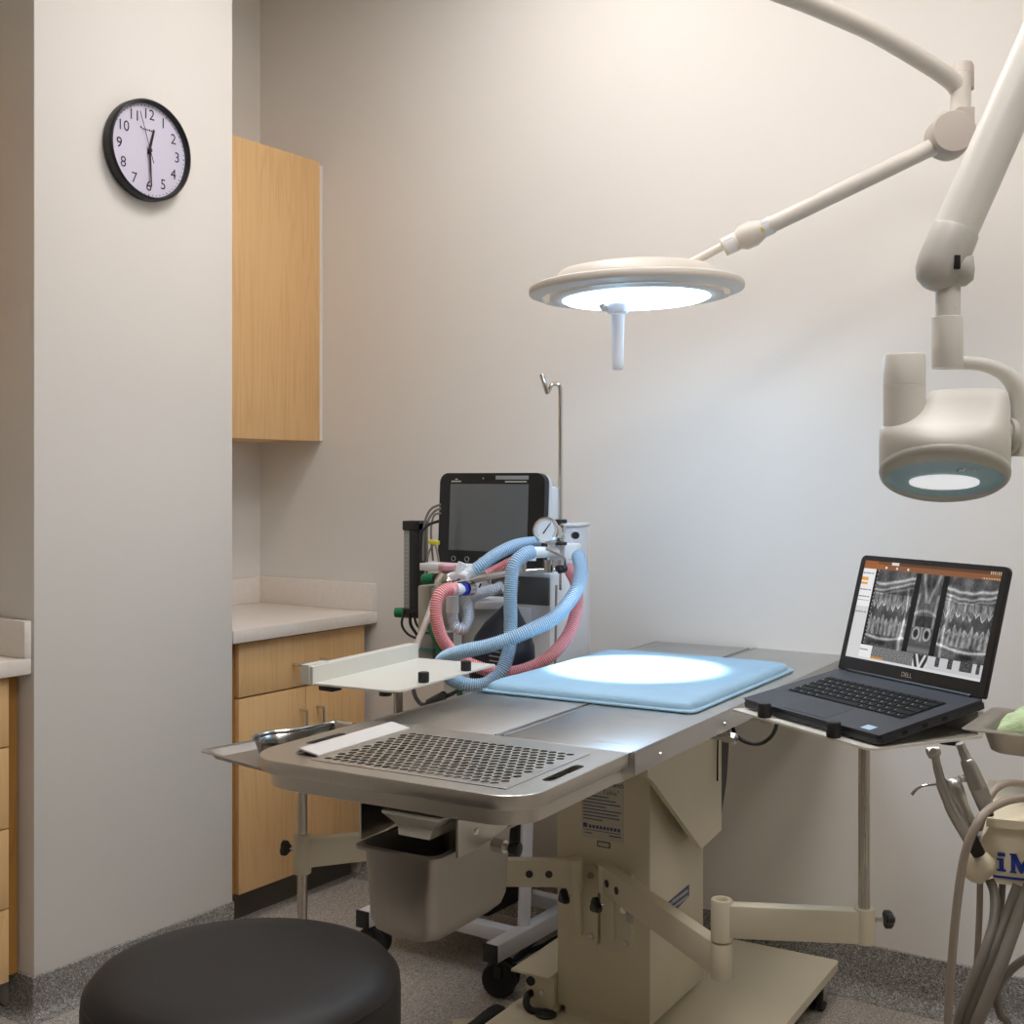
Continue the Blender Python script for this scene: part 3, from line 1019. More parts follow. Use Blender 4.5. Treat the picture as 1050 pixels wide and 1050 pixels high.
# the lid
lean = math.radians(15.5)
hinge = R_ @ V((0, LD - .004, LH + .001))
LL = .237
Ld = Matrix.Translation(hinge) @ Matrix.Rotation(-lean, 4, 'X')        # lid plane: x across, z up
g = G(); g.prism([V((p[0], 0, p[1])) for p in rounded(0, LW, 0, LL, [.004, .004, .012, .012], 5)], (0, .007, 0)); lid = build('lid', g.xf(Ld), 'laptop', lap)
g = G(); g.prism([V((p[0], -.0012, p[1])) for p in rounded(.001, LW - .001, .001, LL - .001, [.004, .004, .011, .011], 5)], (0, .0012, 0)); build('bezel', g.xf(Ld), 'bezel', lid)
g = G(); g.cyl((.03, .003, -.001), (LW - .03, .003, -.001), .006, seg=14); build('hinge', g.xf(Ld), 'bezel', lid)
g = G(); g.text('DELL', .0125, (LW * .5, -.0013, .0135), (1, 0, 0), (0, 0, 1), .0004); build('logo', g.xf(Ld), 'chrome', lid, 0)
g = G(); g.cyl((LW * .5, -.0014, LL - .0055), (LW * .5, -.0012, LL - .0055), .0016, seg=12); build('webcam', g.xf(Ld), 'screen_off', lid)

NU, NV = 300, 170


def vn(x, y, s=0.0):
    return noise.noise(V((x, y, s)))


def tooth_row(u, n, tip):
    """sawtooth outline of a row of teeth: 0 between teeth, 1 at the crown tip"""
    f = (u * n) % 1.0
    k = int(u * n)
    amp = .75 + .25 * math.sin(k * 2.3 + tip)
    return (1 - abs(f * 2 - 1)) ** .8 * amp


def jaw(u, v, sd, flip):
    u2 = 1 - u if flip else u
    u2 = min(.999, max(0.0, u2 + .035 * vn(u * 7, v * 3, sd)))
    c = .24 + .16 * vn(u * 6, v * 9, sd) + .10 * vn(u * 26, v * 30, sd + 2)
    for yc, w, amp, wob in ((.13, .020, .42, .05), (.20, .016, .36, .06), (.255, .012, .22, .05)):
        yy = yc + wob * math.sin(u2 * 3.2 + sd) + .02 * vn(u * 5, 2, sd)
        c += amp * math.exp(-((v - yy) / w) ** 2)
    # upper roots and crowns
    top, bot = .30, .30 + .10 + .17 * tooth_row(u2 + .02 * vn(v * 9, u * 4, sd), 8, 0) * (.6 + .4 * u2)
    if top < v < bot + .01:
        f = (u2 * 8) % 1.0
        c += .30 * (1 - abs(f * 2 - 1)) + .16 * vn(u * 40, v * 12, sd)
        if abs(f - .5) < .08:
            c -= .14
    if abs(v - bot) < .012 and v > .38:
        c += .26
    # air gap between the jaws
    g_ = math.exp(-((v - .545 - .05 * math.sin(u2 * 3)) / .055) ** 2)
    c = c * (1 - .38 * g_) + .05 * g_
    # lower teeth point upwards
    top2 = .80 - .10 - .13 * tooth_row(u2 + .03, 9, 1)
    if top2 < v < .84:
        f = (u2 * 9 + .27) % 1.0
        c += .30 * (1 - abs(f * 2 - 1)) + .12 * vn(u * 44, v * 14, sd + 5)
    if abs(v - top2) < .012:
        c += .22
    yy = .86 + .03 * math.sin(u2 * 4)
    c += .45 * math.exp(-((v - yy) / .018) ** 2)
    c -= .22 * math.exp(-(((v - .945) / .04) ** 2 + ((u2 - .35) / .16) ** 2))
    # vertical bright bone at one end
    c += .30 * math.exp(-((u2 - .90 + .05 * vn(1, v * 6, sd)) / .03) ** 2) * (1 if v > .22 else .2)
    return max(0.0, min(1.0, c))


def mid(u, v):
    x = abs(u - .5) * 2
    c = .26 + .12 * vn(u * 7, v * 9, 9) + .08 * vn(u * 22, v * 24, 4)
    c += .26 * math.exp(-((x - (.75 - v * 1.9)) / .14) ** 2) * (v < .36)
    c -= .14 * math.exp(-((v - .12) / .09) ** 2) * (x < .6)
    c += .40 * math.exp(-((v - .46 - .05 * x * x) / .02) ** 2) * (.55 + .45 * math.sin(u * 60))
    c += .22 * math.exp(-((x - .85) / .10) ** 2) * (.25 < v < .68)
    c -= .14 * (.52 < v < .66) * (x < .75)
    if .66 < v < .84:
        q = ((x - .5) / .30) ** 2 + ((v - .75) / .07) ** 2
        c += .34 * math.exp(-((q - 1) / .5) ** 2)
        if q < .5: c -= .2
        c += .4 * math.exp(-(x / .06) ** 2)
    if v > .86: c = .30 - .10 * math.sin((v - .86) * 50) * .8
    return max(0.0, min(1.0, c))


def pixel(u, v):
    if v < .032:
        if u < .11: return (160, 92, 40)
        if .215 < u < .275: return (236, 230, 220)
        if u > .93 and int(u * 160) % 2: return (214, 190, 160)
        return (96, 60, 34) if u > .275 else (120, 72, 36)
    if v < .085:
        if u < .10 and v < .05: return (160, 92, 40)
        if abs(v - .058) < .010 and .10 < u < .36 and (int(u * 70) % 6 == 0): return (240, 232, 220)
        if abs(v - .07) < .008 and u > .88 and int(u * 120) % 2: return (220, 190, 150)
        if u < .16: return (166, 98, 44)
        return (140, 90, 54)
    if u < .105:
        if .17 < v < .205 or .225 < v < .245:
            if u < .055: return (240, 170, 70)
        if u < .09 and (abs(v - .13) < .004 or abs(v - .30) < .004 or abs(v - .37) < .004 or abs(v - .41) < .004 or abs(v - .53) < .004) and int(u * 220) % 5: return (130, 128, 128)
        return (246, 246, 246) if v < .47 else (222, 222, 222)
    if v < .855:
        vv = (v - .085) / .77
        if u < .128: return (8, 8, 8) if (u < .12 or int(vv * 40) % 2) else (150, 150, 150)
        if u < .425: q = jaw((u - .128) / .297, vv, 1.3, False)
        elif u < .462: return (5, 5, 5)
        elif u < .622: q = mid((u - .462) / .16, vv)
        elif u < .662: return (5, 5, 5)
        else: q = jaw((u - .662) / .338, vv, 6.1, True)
        k = int(14 + 238 * min(1.0, q * 1.12) ** .95)
        return (k, k, k)
    if v > .975: return (226, 226, 228)
    if u < .20: return (244, 244, 244) if not (abs(v - .90) < .005 and u < .17) else (150, 150, 150)
    if u < .52:
        if v > .955 and u < .30: return (206, 140, 60)
        k = int(118 + 90 * vn(u * 160, v * 160, 1)); k = max(20, min(220, k)); return (k, k, k)
    if u < .625:
        k = int(120 + 120 * math.sin(abs(u - .572) * 160 + v * 40)); k = max(20, min(235, k)); return (k, k, k)
    for a, b in ((.68, .71), (.765, .80), (.85, .935), (.96, .985)):
        if a < u < b and (v < .94):
            k = int(70 + 70 * vn(u * 90, v * 90, 3)); return (k, k, k)
    return (206, 206, 208)


g = G()
sx0, sx1, sz0, sz1 = .0155, LW - .0155, .0275, LL - .0105
layer = g.bm.loops.layers.float_color.new('Col')
vs = [[g.bm.verts.new((sx0 + (sx1 - sx0) * i / NU, -.0016, sz1 + (sz0 - sz1) * j / NV)) for j in range(NV + 1)] for i in range(NU + 1)]
for i in range(NU):
    for j in range(NV):
        f = g.bm.faces.new((vs[i][j], vs[i][j + 1], vs[i + 1][j + 1], vs[i + 1][j]))
        r, gg, b = pixel((i + .5) / NU, (j + .5) / NV)
        col = (lin(r), lin(gg), lin(b), 1)
        for lp in f.loops:
            lp[layer] = col
m_, nt, b_ = new_mat('lit_screen')
at = N(nt, 'ShaderNodeAttribute', attribute_name='Col')
b_.inputs['Base Color'].default_value = (.02, .02, .02, 1)
b_.inputs['Roughness'].default_value = .45
b_.inputs['Specular IOR Level'].default_value = .12
nt.links.new(at.outputs['Color'], b_.inputs['Emission Color'])
b_.inputs['Emission Strength'].default_value = SCREEN_GLOW
build('screen', g.xf(Ld), m_, lid, 0)

# ------------------------------------------------------------------ the steel instrument tray on its swing arm
JL = P(447, 0, 2.83); JL.z = 0
POSTL = P(310, 0, 2.72); POSTL.z = 0
SL = T @ V((-.140, CY0 - .045, 0))
t = thing('swing_arm_post', 'cream swing arm and steel post holding the small steel tray near the cabinets', 'tray stand', (POSTL.x, POSTL.y, AZ1 - AH))
I = inv(t)
g = G(); beam(g, SL, JL, AZ1); g.cyl((SL.x, SL.y, AZ1 - AH), (SL.x, SL.y, AZ1 + AH), .019, seg=24); l1 = build('lower_link', g.xf(I), 'cream', t)
bolts(l1, I, SL, JL, AZ1, (.060, .105), 1)
g = G(); g.cyl((JL.x, JL.y, AZ1 - AH - .003), (JL.x, JL.y, AZ2 + AH + .003), .0205, seg=28, bevel=.002); build('hub', g.xf(I), 'cream', t)
g = G(); beam(g, JL, POSTL, AZ2); g.cyl((POSTL.x, POSTL.y, AZ2 - AH - .014), (POSTL.x, POSTL.y, AZ2 + AH + .010), .0195, seg=28, bevel=.002); build('upper_link', g.xf(I), 'cream', t)
g = G(); g.cyl((POSTL.x, POSTL.y, .285), (POSTL.x, POSTL.y, .764), .0112, seg=24); build('post', g.xf(I), 'post', t)
g = G(); g.box((POSTL.x + .02, POSTL.y - .01, .766), (.16, .07, .006), (0, 0, -.1), bevel=.002); build('tray_support', g.xf(I), 'post', t)
knob_on(t, I, (POSTL.x - .019, POSTL.y - .004, AZ2 + .006), (-.97, -.22, 0), .016, .018)
c_ = T @ V((-.140, CY0 - .062, AZ1 - .050)); knob_on(t, I, c_, (-.55, -.85, 0), .012, .019)

SA = math.radians(-8)
TZ = .770
t = thing('instrument_tray', 'shallow stainless steel instrument tray jutting out beside the sink end of the table', 'tray', (POSTL.x + .042, POSTL.y - .026, TZ), SA)
g = G()
tw, tl = .130, .182
Q = lambda d, h, r: [V((p[0], p[1], h)) for p in rounded(-tw + d, tw - d, -tl + d, tl - d, r, 5)]
g.rings([Q(.018, 0, .018), Q(.014, .0015, .018), Q(.006, .016, .020), Q(-.006, .018, .022), Q(-.008, .0165, .022), Q(-.008, .0155, .022), Q(-.005, .0165, .021), Q(.0075, .0145, .020), Q(.016, .002, .018), Q(.020, .0012, .018)])
build('tray_body', g, 'pan_steel', t, 50)

# pear-shaped steel bowl
bc = V((-1.838, 1.812, 0)); be = V((-1.808, 2.06, 0))
d_ = (be - bc).normalized()
t = thing('steel_bowl', 'pear shaped stainless steel bowl with a pouring lip standing on the instrument tray', 'bowl', (bc.x + .013, bc.y + .064, TZ + .0025), math.atan2(d_.y, d_.x) + math.radians(4))


def pear(k, h, lip=0.0):
    """outline with a round belly at x = 0 and a straight-sided channel running to x = L"""
    R, L, w = .069 * k, .166 * (.50 + .50 * k), .036 * k
    pts = []
    for i in range(25):
        a = math.radians(52) + math.radians(256) * i / 24
        pts.append((R * math.cos(a), R * math.sin(a)))
    pts += [(R * .95, -w * 1.22), (R * 1.5, -w), (L * .8, -w * .98), (L, -w * .9), (L, -w * .45), (L, w * .45), (L, w * .9), (L * .8, w * .98), (R * 1.5, w), (R * .95, w * 1.22)]
    return [V((x + lip * (1 if x > L * .9 else 0) - .03, y, h + (lip * .35 if x > L * .9 else 0))) for x, y in pts]


g = G()
g.rings([pear(.58, .0), pear(.66, .003), pear(.84, .030), pear(.97, .056), pear(1.0, .060), pear(1.05, .0612, .006), pear(1.05, .0604, .006), pear(.985, .058), pear(.82, .030), pear(.64, .005), pear(.56, .003)])
build('bowl_body', g, 'bowl_steel', t, 50)

# ------------------------------------------------------------------ cream tray with fence beyond the table
B0, B1, B2 = V((-1.757, 1.809, 0)), V((-1.548, 1.869, 0)), V((-1.592, 2.268, 0))
f2 = (B2 - B1).normalized(); f1 = V((f2.y, -f2.x, 0))
LZ = .950
ctr = B1 + f2 * .17 - f1 * .11
t = thing('swing_arm_tray', 'empty cream tray with a tall rear fence on its steel post beside the table', 'tray stand', (ctr.x, ctr.y, AZ2))
I = inv(t)
tq = lambda u, v, z: B1 - f1 * u + f2 * v + V((0, 0, z))
g = G(); g.prism([tq(p[0], p[1], LZ - .004) for p in rounded(0, .226, 0, .400, [.028, .004, .004, .004], 5)], (0, 0, .004)); build('tray_plate', g.xf(I), 'tray_cream', t)
g = G(); g.prism([tq(*p) for p in ((.228, -.004, LZ - .002), (.228, .396, LZ - .002), (.228, .396, LZ + .034), (.228, -.004, LZ + .034))], f1 * .024); g.prism([tq(*p) for p in ((.232, -.006, LZ - .002), (.232, .06, LZ - .002), (.232, .06, LZ + .037), (.232, -.006, LZ + .037))], f1 * .02); build('rear_fence', g.xf(I), 'tray_cream', t)
for v in (.115, .288):
    g = G(); c = tq(.012, v, 0); g.cyl((c.x, c.y, LZ), (c.x, c.y, LZ + .0215), .0115, seg=24, bevel=.002); build('bumper', g.xf(I), 'rubber', t)
g = G(); c = tq(.185, .03, 0); g.box((c.x, c.y, LZ - .011), (.04, .03, .013), bevel=.003); build('clamp_foot', g.xf(I), 'black', t)
g = G(); c = tq(.05, .045, 0); g.box((c.x, c.y, LZ - .008), (.055, .03, .007), bevel=.003); g.cyl((c.x - .01, c.y, LZ - .02), (c.x - .01, c.y, LZ - .008), .013, seg=10); build('clamp_foot', g.xf(I), 'black', t)
PL = V((-1.690, 2.042, 0))
g = G(); g.cyl((PL.x, PL.y, AZ2 + .05), (PL.x, PL.y, LZ - .004), .0105, seg=24); build('post', g.xf(I), 'post', t)
g = G(); beam(g, JL, PL, AZ2 + .078); g.cyl((JL.x, JL.y, AZ2 + .078 - AH), (JL.x, JL.y, AZ2 + .078 + AH), .0205, seg=24); g.cyl((PL.x, PL.y, AZ2 + .078 - AH), (PL.x, PL.y, AZ2 + .08 + AH), .0195, seg=24); build('link', g.xf(I), 'cream', t)


def F(px, py, z):
    """room point at height z on a sight line"""
    d = (CAMZ - z) * FPX / (py - HY)
    return P(px, py, d)


def hose(name, pts, r, core, ridge, parent=None, pitch=.0052, seg=14, k=8):
    path = resample(catmull([V(p) for p in pts], k), pitch / 4)
    n = len(path)
    rad = [(r, r, r * .84, r * .84)[i % 4] for i in range(n)]
    mats = [(0, 1, 1, 1)[i % 4] for i in range(n)]
    g = G()
    tang = [(path[min(n - 1, i + 2)] - path[max(0, i - 2)]).normalized() for i in range(n)]
    nrm = tang[0].orthogonal().normalized()
    rings = []
    for i in range(n):
        tt = tang[i]
        nrm = (nrm - tt * nrm.dot(tt)).normalized()
        bn = tt.cross(nrm)
        rings.append([path[i] + (nrm * math.cos(2 * PI * j / seg) + bn * math.sin(2 * PI * j / seg)) * rad[i] for j in range(seg)])
    g.rings(rings, True, True, False, mats)
    if parent:
        g.xf(inv(parent))
    return build(name, g, [ridge, core], parent, 30)


# ------------------------------------------------------------------ anaesthesia machine (square to the room)
t = thing('anesthesia_machine', 'white anaesthesia machine on castors with a dark monitor, parked between table and wall', 'anaesthesia machine', (-2.06, 2.9, 0))
I = inv(t)
FX = (-2.305, -1.862)
for x in FX:
    g = G(); g.lo_hi((x - .021, 2.630, .100), (x + .021, 3.13, .146), bevel=.003); b = build('foot_beam', g.xf(I), 'white_metal', t)
    g = G(); g.lo_hi((x - .022, 2.624, .099), (x + .022, 2.632, .147), bevel=.002); build('end_cap', g.xf(I), 'black', b)
    for y in (2.665, 3.08):
        g = G(); g.lo_hi((x - .012, y - .012, .06), (x + .012, y + .012, .10), bevel=.002); g.lo_hi((x - .022, y - .02, .05), (x + .022, y + .03, .088), bevel=.008); c = build('castor', g.xf(I), 'black', t)
        for dx in (-.020, .020):
            g = G(); g.lathe([(.010, -.008), (.043, -.008), (.047, -.005), (.047, .005), (.043, .008), (.010, .008)], (x + dx * .36, y + .012 - dx * .93, .047), (.36, -.93, 0), 32); build('wheel', g.xf(I), 'rubber', c)
        g = G(); g.lathe([(.036, -.029), (.039, -.029), (.039, .029), (.036, .029)], (x, y + .012, .047), (.36, -.93, 0), 32); build('wheel_rim', g.xf(I), 'black', c)
for y in (2.765, 3.05):
    g = G(); g.lo_hi((FX[0] + .02, y - .02, .104), (FX[1] - .02, y + .02, .142), bevel=.003); build('cross_beam', g.xf(I), 'white_metal', t)
g = G(); g.lo_hi((-2.26, 2.79, .143), (-1.985, 3.02, .44), bevel=.010)
for k in range(4):
    g.lo_hi((-1.988, 2.83 + .045 * k, .22), (-1.984, 2.855 + .045 * k, .40), bevel=.001)
build('power_unit', g.xf(I), 'black', t)
for x0, y0, x1, y1 in ((-1.92, 2.90, -1.872, 2.80), (-2.25, 2.98, -2.29, 2.92)):
    g = G(); g.tube([V((x0, y0, .60)), V((x1, y1, .145))], .021, 4, cap=True); build('upright', g.xf(I), 'white_metal', t, 20)
# body
BX0, BX1, BF, BB = -2.165, -1.795, 2.815, 3.02
g = G(); g.lo_hi((BX0, BF, .55), (BX1, BB, 1.112), bevel=.012); body = build('body', g.xf(I), 'white', t)
g = G(); g.lo_hi((-1.990, BF - .004, 1.022), (BX1 - .004, BF + .01, 1.098), bevel=.003); build('dark_fascia', g.xf(I), 'fascia', body)
g = G(); g.lo_hi((-2.06, BF - .003, .80), (-1.86, BF + .002, 1.012), bevel=.002); build('front_panel', g.xf(I), 'white_metal', body)
g = G(); g.lo_hi((-1.902, 2.95, 1.10), (-1.802, 3.03, 1.236), bevel=.006); g.lo_hi((-1.902, 3.022, .30), (-1.826, 3.08, 1.10), bevel=.006); g.lo_hi((-1.906, 2.945, 1.232), (-1.797, 3.036, 1.242), bevel=.004); build('rear_column', g.xf(I), 'white_metal', t)
g = G(); g.cyl(P(589, 549, 3.36), P(590.5, 549, 3.32), .010, seg=14); build('column_knob', g.xf(I), 'black', t)
# monitor
MY = 2.775
mx0, mx1, mz0, mz1 = -2.152, -1.795, 1.117, 1.384
R_m = Matrix.Translation((0, MY, mz0)) @ Matrix.Rotation(math.radians(-3), 4, 'X') @ Matrix.Translation((0, -MY, -mz0))
g = G(); g.prism([V((p[0], MY, p[1])) for p in rounded(mx0, mx1, mz0, mz1, .028, 7)], (0, .022, 0)); mon = build('monitor', g.xf(I @ R_m), 'bezel', t)
g = G(); g.rings([[V((p[0], y, p[1])) for p in rounded(mx0 + d, mx1 + .004 - d, mz0 + d, mz1 - d, .03, 6)] for y, d in ((MY + .021, .0), (MY + .034, .002), (MY + .048, .014), (MY + .052, .03))]); build('monitor_back', g.xf(I @ R_m), 'white', mon)
g = G(); g.lo_hi((-2.113, MY - .0012, 1.166), (-1.847, MY, 1.353)); build('screen', g.xf(I @ R_m), 'screen_off', mon)
g = G()
g.lo_hi((-1.957, MY - .001, 1.366), (-1.848, MY, 1.3765)); build('indicator_strip', g.xf(I @ R_m), 'grey', mon)
g = G()
for k in range(6):
    g.lo_hi((-2.110 + .0058 * k, MY - .001, 1.3585), (-2.1062 + .0058 * k, MY, 1.3625))
for k in range(12):
    g.lo_hi((-1.925 + .0060 * k, MY - .001, 1.3580), (-1.9205 + .0060 * k, MY, 1.3618))
g.prism([V((-2.093 + a, MY - .001, 1.3640 + b)) for a, b in ((-.006, 0), (0, .005), (.006, 0), (.004, 0), (0, .0032), (-.004, 0))], (0, .001, 0))
build('print', g.xf(I @ R_m), 'label', mon, 0)
for x in (-2.095, -2.048, -2.0):
    g = G(); g.lathe([(.0075, 0), (.0075, .0015), (.0062, .0015), (.0062, 0)], (x, MY, 1.142), (0, -1, 0), 24, closed=True); build('button_ring', g.xf(I @ R_m), 'grey', mon)
g = G(); g.cyl((-2.0, MY - .001, 1.369), (-2.0, MY, 1.369), .0022, seg=10); build('sensor', g.xf(I @ R_m), 'grey', mon)
g = G(); g.lo_hi((-2.02, MY + .05, 1.10), (-1.92, MY + .13, 1.16), bevel=.01); build('monitor_foot', g.xf(I), 'white', t)
g = G(); g.lo_hi((-1.885, 2.86, 1.14), (-1.838, 2.93, 1.345), bevel=.008); g.lo_hi((-1.878, 2.858, 1.30), (-1.842, 2.861, 1.306)); build('side_housing', g.xf(I), 'white', t)
# drip pole with hook
px_, py_ = -1.838, 2.935
g = G(); g.cyl((px_, py_, 1.10), (px_, py_, 1.622), .0062, seg=14)
g.tube([V((px_, py_, 1.620)), V((px_ - .004, py_ - .004, 1.632)), V((px_ - .018, py_ - .016, 1.632)), V((px_ - .026, py_ - .024, 1.612))], .0060, 10, smooth=5)
g.cyl((px_ - .040, py_ - .036, 1.662), (px_ - .026, py_ - .024, 1.606), .0075, seg=12, bevel=.002)
build('drip_pole', g.xf(I), 'chrome', t)
# gauges
g = G(); g.lathe([(.030, 0), (.034, .004), (.034, .046), (.030, .050), (.030, .047), (0, .047)], P(563.5, 546, 3.18), P(555, 540, 3.08) - P(563.5, 546, 3.18), 36); ga = build('pressure_gauge', g.xf(I), 'chrome', t)
ax = (P(555, 540, 3.08) - P(563.5, 546, 3.18)).normalized(); gc = P(563.5, 546, 3.18) + ax * .0475
g = G(); g.lathe([(.0295, 0), (.0295, .0006)], gc, ax, 32); build('dial', g.xf(I), 'white', ga)
gx = ax.cross(V((0, 0, 1))).normalized() * -1; gy = V((0, 0, 1)); gy = (gy - ax * gy.dot(ax)).normalized()
g = G()
for k in range(21):
    a = math.radians(-40 + 13 * k)
    u = gx * math.cos(a) + gy * math.sin(a); w = gx * -math.sin(a) + gy * math.cos(a)
    g.prism([gc + ax * .0007 + u * .023 - w * .0006, gc + ax * .0007 + u * .027 - w * .0006, gc + ax * .0007 + u * .027 + w * .0006, gc + ax * .0007 + u * .023 + w * .0006], ax * .0004)
u = (gx * .55 + gy * .83); w = u.cross(ax)
g.prism([gc + ax * .0012 - u * .012 - w * .002, gc + ax * .0012 + u * .022 - w * .001, gc + ax * .0012 + u * .022 + w * .001, gc + ax * .0012 - u * .012 + w * .002], ax * .0005)
build('needle', g.xf(I), 'ink', ga, 0)
gc = P(492, 601, 3.27); ax = (V((0, 0, CAMZ)) - gc).normalized()
g = G(); g.lathe([(.026, -.03), (.029, -.026), (.029, 0), (.026, .003), (.025, 0), (0, 0)], gc, ax, 32); ga = build('pressure_gauge', g.xf(I), 'chrome', t)
g = G(); g.lathe([(.0245, .0005), (.0245, .001)], gc, ax, 28); build('dial', g.xf(I), 'white', ga)
g = G(); g.box(gc + ax * .002, (.004, .002, .016), (0, .5, 0)); build('needle', g.xf(I), 'ink', ga, 0)
# manifold: fitting, block, tee, valves
g = G()
a, b = P(575, 561, 3.2), P(575, 534, 3.2)
g.lathe([(.0125, 0), (.0125, .014), (.009, .016), (.011, .022), (.011, .030), (.009, .034), (.0115, .038), (.0115, .052), (.008, .056), (.008, .066)], a, b - a, 24); fit = build('valve_stem', g.xf(I), 'chrome', t)
g = G(); g.cyl(P(575, 536.5, 3.2), P(575, 532.5, 3.2), .0165, seg=24, bevel=.002); g.cyl(P(575, 559, 3.2), P(575, 555.5, 3.2), .0165, seg=24, bevel=.002); build('collar', g.xf(I), 'black', fit)
g = G(); g.lo_hi(P(563, 574, 3.24), P(586, 558, 3.24) + V((.0, .05, 0)), bevel=.003); build('manifold_block', g.xf(I), 'white', t)
g = G(); g.cyl(P(541, 567, 3.12), P(560, 566, 3.14), .0145, seg=20, bevel=.002); g.cyl(P(558, 566, 3.14), P(570, 566, 3.2), .012, seg=18); g.tube([P(545, 566, 3.12), P(545, 575, 3.12)], .012, 12); build('tee_connector', g.xf(I), 'white', t)
g = G(); g.cyl(P(563, 574, 3.18), P(563, 587, 3.18), .0125, seg=20); g.cyl(P(537, 578, 3.16), P(537, 588, 3.16), .007, seg=14); g.cyl(P(538, 586, 3.2), P(570, 584, 3.2), .006, seg=12); g.cyl(P(574.5, 588, 3.2), P(574.5, 605, 3.2), .0035, seg=10); g.tube([P(560, 563, 3.1), P(572, 568, 3.08), P(579, 573, 3.09), P(579, 582, 3.12)], .0035, 8, smooth=5); build('valve_pipework', g.xf(I), 'chrome', t)
g = G(); g.cyl(P(571, 583, 3.17), P(580, 583, 3.15), .009, seg=12, bevel=.002); star_knob(g, P(576, 585, 3.15), (0, -1, 0), .010); build('valve_knob', g.xf(I), 'black', t)
g = G(); g.tube([P(570.5, 600, 3.25), P(570, 640, 3.25), P(569, 700, 3.25)], .0032, 8); build('sample_line', g.xf(I), 'hose_grey', t)
# vaporiser dome and absorber
vc = P(459, 604, 3.28)
g = G(); g.lathe([(.030, 0), (.036, .010), (.036, .022), (.030, .034), (.020, .044), (.016, .050)], vc, (0, 0, 1), 32); vz = build('vaporizer', g.xf(I), 'chrome', t)
g = G(); g.lathe([(.024, .050), (.026, .054), (.026, .064), (.022, .068), (.0, .068)], vc, (0, 0, 1), 28); build('filler_cap', g.xf(I), 'pink', vz)
g = G(); g.lo_hi(P(430, 585, 3.36), P(492, 579, 3.30) + V((0, .02, 0)), bevel=.002); build('gas_rail', g.xf(I), 'white', t)
g = G(); g.lo_hi(vc + V((-.05, -.01, -.10)), vc + V((.05, .05, .002)), bevel=.006); build('valve_block', g.xf(I), 'grey', t)
ac = P(500, 668, 3.33)
g = G(); g.lathe([(.066, 0), (.070, .004), (.070, .118), (.066, .124)], ac, (0, 0, 1), 36); ab = build('absorber_canister', g.xf(I), mat('smoky_canister', rgb(176, 176, 170), .2), t)
g = G(); g.lathe([(.074, .122), (.074, .140), (.06, .144)], ac, (0, 0, 1), 36); build('canister_lid', g.xf(I), 'white', ab)
# flowmeter
fx0, fx1, fy = -2.270, -2.212, 2.765
g = G(); g.lo_hi((fx0 + .022, fy, .972), (fx1, fy + .045, 1.24), bevel=.003); g.lo_hi((fx0, fy - .004, 1.218), (fx1, fy + .045, 1.246), bevel=.003); g.lo_hi((fx0, fy - .004, .966), (fx1, fy + .045, .992), bevel=.003); fm = build('flowmeter', g.xf(I), 'black', t)
g = G(); g.lo_hi((fx0 + .002, fy, .99), (fx0 + .024, fy + .03, 1.22), bevel=.003); tb = build('flow_tube', g.xf(I), mat('milky_tube', rgb(150, 150, 146), .25), fm)
g = G()
for k in range(18):
    g.lo_hi((fx0 + .008, fy - .0006, 1.0 + .012 * k), (fx0 + (.016 if k % 3 else .020), fy, 1.0015 + .012 * k))
build('scale', g.xf(I), 'label', tb, 0)
g = G(); g.cyl((fx0 + .02, fy + .02, .978), (fx0 - .028, fy - .004, .978), .016, .014, 18, bevel=.003); build('flow_knob', g.xf(I), 'green', fm)
g = G(); g.cyl(P(434, 594, 3.36), P(446, 593, 3.34), .015, seg=18, bevel=.003); build('flush_knob', g.xf(I), 'green', t)
g = G(); g.cyl(P(446, 593, 3.34), P(458, 592, 3.32), .013, seg=18); build('flush_valve', g.xf(I), 'black', t)
# sensor leads beside the monitor
for k, (pts, r, m) in enumerate((
    (((452, 517), (441, 523), (435, 540), (434, 575)), .0034, 'hose_dark'),
    (((452, 521), (444, 526), (438, 540), (438, 578)), .0034, 'hose_dark'),
    (((452, 526), (445, 529), (442, 545), (444, 575)), .0030, 'hose_dark'),
    (((451, 534), (440, 538), (433, 546), (431, 560)), .0042, 'black'),
    (((447, 556), (440, 566), (436, 590), (440, 610)), .0030, 'hose_grey'),
    (((446, 556), (449, 570), (452, 590)), .0030, 'hose_grey'),
    (((415, 625), (412, 640), (418, 650), (428, 655)), .0034, 'black'),
    (((421, 628), (421, 640), (427, 650), (432, 657)), .0044, 'black'),
    (((424, 628), (427, 640), (432, 645), (440, 650)), .0034, 'black'))):
    g = G(); g.tube([P(a, b, 3.44) for a, b in pts], r, 8, smooth=6); build('sensor_lead', g.xf(I), m, t)
g = G(); g.box(P(445, 556, 3.42), (.035, .012, .012), (0, .1, 0), bevel=.003); build('lead_clip', g.xf(I), 'yellow', t)
# lower modules behind the tray
g = G(); g.lo_hi(P(429, 690, 3.40), P(452, 650, 3.40) + V((0, .06, 0)), bevel=.004); md = build('suction_module', g.xf(I), 'grey', t)
g = G(); g.lo_hi(P(428.5, 667, 3.39), P(452, 664, 3.39) + V((0, .06, 0))); build('teal_band', g.xf(I), mat('teal_band', rgb(60, 130, 130), .4), md)
g = G(); g.lo_hi(P(428, 648, 3.42), P(450, 600, 3.42) + V((0, .06, 0)), bevel=.006); build('gas_module', g.xf(I), 'label', t)
g = G(); g.tube([P(440, 640, 3.36), P(448, 660, 3.34), P(457, 684, 3.33), P(470, 705, 3.33), P(474, 740, 3.33)], .0085, 10, smooth=6); build('oxygen_line', g.xf(I), 'green', t)
g = G(); g.tube([P(448, 640, 3.38), P(462, 670, 3.36), P(468, 690, 3.36)], .004, 8, smooth=5); build('sensor_lead', g.xf(I), 'black', t)
